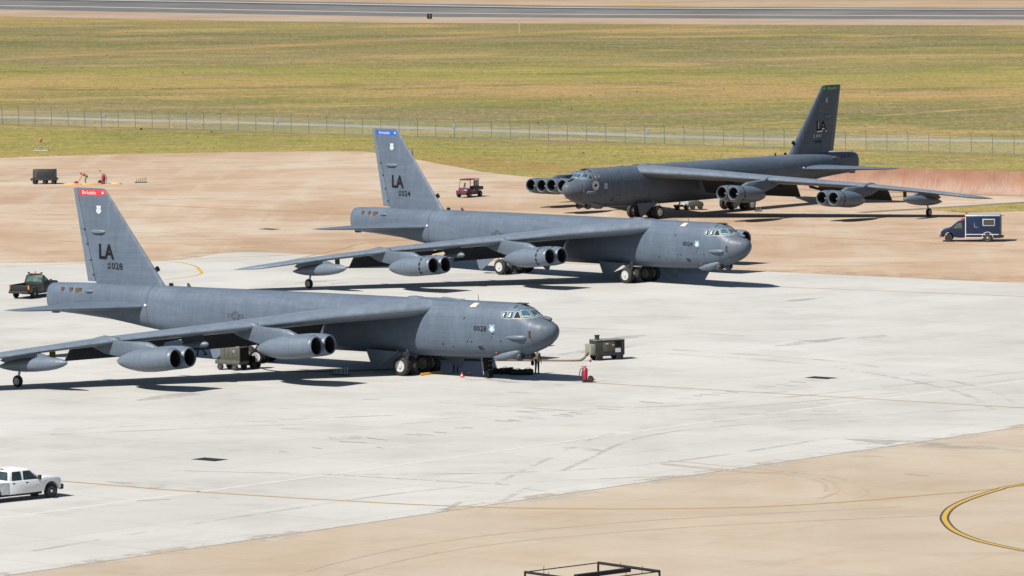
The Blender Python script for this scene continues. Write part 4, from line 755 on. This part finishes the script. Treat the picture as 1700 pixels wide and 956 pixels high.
# wheeled extinguishers
M_exred=mat('extinguisher_red',(.34,.012,.03),.4,var=.25)
def extinguisher(x,y,rz,lab,tall=1):
    t=thing('wheeled_extinguisher',lab,'fire extinguisher',(x,y,0),rz,'wheeled fire extinguishers'); MB().lathe((0,0,.14),(0,0,1),[(0,.12),(.05,.2),(.75,.2),(.85,.14),(.92,.05),(1.0,.04)],18).build('cylinder',M_exred,t)
    for s in (-1,1): MB().tube((.18,s*.2,.2),(.22,s*.18,1.15),.022).tube((.22,s*.18,1.15),(.36,s*.12,1.42),.02).build('handle_post',M_wht,t); vwheel(t,.38,s*.3,.22,.09,M_exred)
    MB().tube((.36,-.12,1.42),(.36,.12,1.42),.02).ell((.37,0,1.5),(.09,.09,.09)).build('handle_grip',M_exred,t); MB().tube((-.3,0,1.12),(.2,0,1.14),.02).build('nozzle_rod',M_exred,t)
    MB().path(spline([(-.1,-.05,1.05),(-.32,-.1,.9),(-.4,-.1,.5),(-.3,-.1,.18),(-.1,-.12,.12),(-.24,-.1,.6),(-.1,-.08,1.0)],5),.035,6).build('hose',M_trim,t); MB().box((.05,0,.06),(.5,.5,.05)).build('base_plate',M_trim,t)
extinguisher(5.1,372.9,0,'red wheeled fire extinguisher right of the nearest nose'); extinguisher(-46.6,606.5,math.pi,'red wheeled fire extinguisher beside the far crouching worker')
extinguisher(4.84,520.5,R(60),'red wheeled fire extinguisher peeking over the middle fuselage, left one'); extinguisher(6.1,519.3,R(60),'red wheeled fire extinguisher peeking over the middle fuselage, right one')
# chocks, tow bars, cones
M_yel=mat('yellow_paint',(.62,.30,.03),.55,var=.2)
def chock(x,y,rz,l,lab):
    t=thing('wheel_chock',lab,'wheel chock',(x,y,0),rz); MB().prism([(-.14,0),(.14,0),(.05,.17),(-.05,.17)],-l/2,l/2).build('block',M_yel,t,bev=.02); MB().tube((0,l/2,.1),(0,l/2+.12,.1),.05).build('end_knob',M_yel,t); MB().path([(0,-l/2,.12),(.1,-l/2-.1,.03),(.3,-l/2-.2,.02)],.015,6).build('rope',M_trim,t)
def onac(loc,hd,s,y): return (loc[0]-math.cos(hd)*s-math.sin(hd)*y, loc[1]-math.sin(hd)*s+math.cos(hd)*y)
for (s,y,lab) in ((11.7,.4,'long yellow chock ahead of the nearest bomber front wheels'),(13.8,.5,'long yellow chock behind the nearest bomber front wheels')):
    x,y_=onac((3.16,372.22),HN,s,y); chock(x,y_,HN,2.4,lab)
for (s,y,lab) in ((12.0,.2,'yellow chock at the dark bomber front wheels'),): x,y_=onac((5.37,531.06),HF,s,y); chock(x,y_,HF,2.6,lab)
for x,y,rz,l,lab in ((-50,605.2,R(86),2.0,'yellow bar lying left of the far crouching worker'),(-47.8,605.1,R(94),2.2,'yellow bar lying between the far worker and extinguisher'),(-45.1,605.6,R(80),1.1,'short yellow bar lying right of the far extinguisher')): chock(x,y,rz,l,lab)
t=thing('tool_box','small red tool case in front of the far crouching worker','tool case',(-49.6,605.6,0)); MB().box((0,0,.18),(.5,.4,.32)).build('case',M_exred,t,bev=.03); MB().tube((-.12,0,.4),(.12,0,.4),.02).build('handle',M_trim,t)
for x,y,lab in ((-3.62,377.2,'small red and white cone in the sun under the nearest nose'),(-3.1,378.8,'small red cone in the shade under the nearest nose')):
    t=thing('traffic_cone',lab,'cone',(x,y,0)); MB().lathe((0,0,.03),(0,0,1),[(0,.13),(.3,.04),(.33,.035)],14).build('cone',M_orange,t); MB().box((0,0,.015),(.34,.34,.03)).build('base',M_orange,t); MB().lathe((0,0,.12),(0,0,1),[(0,.105),(.09,.082)],14,cap=False).build('white_band',M_wht,t)
# crew ladder, bags
T0=(3.16,372.22); x,y=onac(T0,HN,6.5,.35); t=thing('crew_hatch_ladder','dark entry hatch ladder below the nearest nose with pale edge','ladder',(x,y,0),HN)
MB().box((0,0,.8),(.42,.5,1.5),ry=-.08).build('hatch_door',M_blackp,t,bev=.02); MB().box((-.3,-.22,.85),(.03,.1,1.2),ry=-.18).build('pale_edge',M_wht,t)
for i in range(4): MB().tube((.22,-.25,.3+i*.32),(.22,.25,.3+i*.32),.02).build('rung',M_steel,t)
M_bag=mat('black_bag_cloth',(.012,.013,.014),.85,var=.4,scale=8); M_bagg=mat('dark_green_bag_cloth',(.018,.026,.020),.85,var=.35,scale=8)
def bag(x,y,rz,l,h,m,lab):
    t=thing('duffel_bag',lab,'bag',(x,y,0),rz,'crew bags under the nearest nose'); rg=[]
    for k in (-.5,-.46,-.3,-.1,.1,.3,.46,.5):
        q=.55 if abs(k)>.48 else (.88 if abs(k)>.4 else 1+.08*math.sin(k*17+x)); rg.append([(k*l,.26*q*math.cos(a)*(1.1),max(0,h/2+h/2*q*math.sin(a)*(1 if math.sin(a)>0 else 1.0))) for a in [2*math.pi*i/14 for i in range(14)]])
    MB().loft(rg).build('bag',m,t); MB().path([(-.2,-.1,h*.98),(-.1,-.12,h*1.15),(.1,-.12,h*1.15),(.2,-.1,h*.98)],.02,6).build('handle',M_trim,t)
bag(-1.35,379.5,R(-5),.9,.42,M_bag,'black duffel bag nearest the hatch ladder'); bag(-.55,379.3,R(8),.9,.46,M_bag,'black duffel bag second from the hatch ladder'); bag(.38,378.6,R(-4),.95,.42,M_bagg,'dark green duffel bag left of the pilot'); bag(1.1,378.6,R(5),.75,.44,M_bagg,'dark green duffel bag at the feet of the standing pilot')
t=thing('helmet_case','upright black case with pale strap between the duffel bags','case',(-.12,378.9,0),R(10)); MB().box((0,0,.27),(.34,.3,.52)).build('case',M_bag,t,bev=.04); MB().box((.1,-.16,.27),(.09,.02,.46)).build('strap',M_wht,t)
# steel frame stand at the bottom edge
t=thing('frame_stand','black steel frame stand with hooks cropped by the bottom edge','stand',(3.86,262.35,0),R(41)); zt=1.55; M_bst=mat('black_steel',(.018,.018,.018),.5,.3)
w,l=2.28,2.45
for a,b,r in (((-l,w),(l,w),.028),((l,w),(l,-w),.075),((-l,-w),(l,-w),.03),((-l,w),(-l,-w),.07)): MB().tube((*a,zt),(*b,zt),r,n=8).build('top_rail',M_bst,t)
for a in ((-l,w),(l,w),(l,-w),(-l,-w)): MB().tube((*a,0),(*a,zt),.055,n=8).build('leg',M_bst,t)
MB().box((.6,-.1,zt-.12),(3.6,.26,.2)).build('cross_beam',M_bst,t)
for p in ((l,.6),(l,-1.0),(-l,.5),(.2,-w),(-1.2,w)): MB().path(spline([(*p,zt-.25),(*p,zt+.05),(p[0]+.05,p[1]+.05,zt+.15),(p[0]+.1,p[1]+.1,zt+.08)],4),.016,6).build('hook',M_bst,t)
MB().box((0,0,.12),(2*l,2*w,.1)).build('base_frame',M_bst,t)
# ---------------------------------------------------------------- people
M_skin=mat('skin',(.36,.17,.11),.6,var=.1); M_hair=mat('short_dark_hair',(.03,.02,.014),.8)
def person(label,loc,rz,shirt,trousers,pose='stand',scale=1,hair=True):
    V=Vector; J={}
    if pose=='bend': J=dict(pel=V((-.22,0,.92)),chest=V((.18,0,1.18)),neck=V((.32,0,1.24)),head=V((.46,0,1.22)),el=[V((.42,s*.2,.86)) for s in (-1,1)],ha=[V((.56,s*.14,.58)) for s in (-1,1)],kn=[V((-.02,s*.13,.5)) for s in (-1,1)],an=[V((-.12,s*.14,.09)) for s in (-1,1)])
    elif pose=='walk': J=dict(pel=V((0,0,.94)),chest=V((.04,0,1.34)),neck=V((.05,0,1.48)),head=V((.08,0,1.64)),el=[V((-.12,-.27,1.16)),V((.12,.27,1.16))],ha=[V((-.02,-.27,.92)),V((.3,.25,.98))],kn=[V((.2,-.1,.52)),V((-.06,.1,.5))],an=[V((.32,-.1,.1)),V((-.34,.1,.16))])
    else: J=dict(pel=V((0,0,.95)),chest=V((.01,0,1.34)),neck=V((.02,0,1.49)),head=V((.04,0,1.64)),el=[V((-.05,-.28,1.15)),V((.04,.27,1.14))],ha=[V((.22,-.22,1.08)),V((.05,.30,.88))],kn=[V((.04,-.13,.5)),V((-.02,.12,.5))],an=[V((0,-.15,.09)),V((-.05,.14,.09))])
    sh=[J['chest']+V((0,s*.19,.08 if pose!='bend' else .0)) for s in (-1,1)]; hp=[J['pel']+V((0,s*.1,-.03)) for s in (-1,1)]
    caps=[(J['pel'],J['chest'],.155,.17,1),(J['pel']+V((0,-.06,0)),J['pel']+V((0,.06,0)),.14,.14,2),(sh[0],sh[1],.09,.09,1),(J['chest'],J['neck'],.09,.058,1),(J['neck'],J['head'],.055,.06,0),(J['head']+V((0,0,-.03)),J['head']+V((.01,0,.05)),.088,.097,0),(J['head']+V((.08,0,-.01)),J['head']+V((.105,0,-.02)),.018,.02,0)]
    for k,s in enumerate((-1,1)):
        caps+=[(J['head']+V((0,s*.095,0)),J['head']+V((0,s*.1,.02)),.016,.018,0),(sh[k],J['el'][k],.066,.05,1),(J['el'][k],J['ha'][k],.05,.036,1)]
        d=(J['ha'][k]-J['el'][k]).normalized(); a=d.cross(V((0,0,1))); a=a.normalized() if a.length>.1 else V((0,1,0)); h=J['ha'][k]; caps.append((h,h+d*.09,.034,.036,0))
        for q,ln in ((-1.5,.06),(-.5,.08),(.5,.085),(1.5,.07)): caps.append((h+d*.09+a*q*.019,h+d*(.09+ln)+a*q*.021+V((.01,0,-.02)),.013,.011,0))
        caps.append((h+d*.02-a*.03*s,h+d*.07-a*.07*s,.015,.012,0))
        caps+=[(hp[k],J['kn'][k],.098,.07,2),(J['kn'][k],J['an'][k],.07,.052,2),(J['an'][k]+V((-.06,0,-.04)),J['an'][k]+V((.16,0,-.05)),.05,.042,3)]
    mb=MB()
    for p,q,r0,r1,_ in caps:
        d=(q-p).normalized() if (q-p).length>1e-4 else V((0,0,1)); ln=(q-p).length
        mb.lathe(p,d,[(-r0*.98,r0*.15),(-r0*.7,r0*.71),(-r0*.3,r0*.95),(0,r0),(ln,r1),(ln+r1*.3,r1*.95),(ln+r1*.7,r1*.71),(ln+r1*.98,r1*.15)],12)
    t=thing('person',label,'person',loc,rz); o=mb.build('raw',None,None); md=o.modifiers.new('r','REMESH'); md.mode='VOXEL'; md.voxel_size=.016; m2=o.modifiers.new('s','SMOOTH'); m2.iterations=3
    me=bpy.data.meshes.new_from_object(o.evaluated_get(bpy.context.evaluated_depsgraph_get())); bpy.data.objects.remove(o)
    for m in (M_skin,shirt,trousers,M_trim): me.materials.append(m)
    for p in me.polygons:
        p.use_smooth=True; c=p.center; best=9; bi=1
        for a,b,r0,r1,m in caps:
            ab=b-a; u=max(0,min(1,(c-a).dot(ab)/max(ab.length_squared,1e-6))); dd=(c-(a+ab*u)).length-(r0+(r1-r0)*u)
            if dd<best: best=dd; bi=m
        p.material_index=bi
    b=bpy.data.objects.new('body',me); COL.objects.link(b); b.parent=t
    if hair: MB().ell(J['head']+V((-.015,0,.055)),(.105,.1,.095)).build('hair',M_hair,t)
    for s in (-1,1): MB().ell(J['head']+V((.09,s*.035,.02)),(.012,.014,.01),8,6).build('eye',M_blackp,t)
    t.scale=(scale,)*3; return t
M_flight=mat('olive_flight_suit',(.075,.075,.048),.85,var=.3,scale=5); M_tansh=mat('tan_vest',(.20,.16,.11),.85,var=.3,scale=6); M_orsh=mat('faded_orange_shirt',(.52,.17,.09),.85); M_grtr=mat('grey_trousers',(.12,.12,.11),.85); M_dktr=mat('dark_trousers',(.05,.052,.048),.85,var=.3); M_rdsh=mat('dull_red_shirt',(.28,.04,.035),.85)
person('pilot in olive flight suit standing under the nearest nose holding a dark bag',(1.75,379.3,0),R(-60),M_tansh,M_flight,hair=False)
t=thing('helmet_bag','small black bag held by the standing pilot','bag',(1.42,379.2,.62),R(-60)); MB().loft([[(.16*k*math.cos(a),.08*k*math.sin(a),z) for a in [2*math.pi*i/12 for i in range(12)]] for z,k in ((0,.7),(.06,1.1),(.2,1.15),(.32,.9),(.38,.4))]).build('bag',M_bag,t); MB().path([(-.06,0,.36),(0,0,.5),(.06,0,.36)],.014,6).build('strap',M_trim,t)
person('crew member with red top standing in the shade under the nearest fuselage',(-4.1,380.7,0),R(-80),M_rdsh,M_dktr)
person('crew member in dark brown clothes beside the nearest front wheels',(-5.3,381.6,0),R(10),mat('brown_shirt',(.10,.06,.04),.85),M_dktr)
person('person in dark clothes walking beyond the nearest bomber, seen below the wing',(-23.25,395.3,0),R(190),M_dktr,M_dktr,'walk')
person('worker in orange shirt and grey trousers bending over a tool case on the far apron',(-48.65,605.8,0),R(185),M_orsh,M_grtr,'bend')
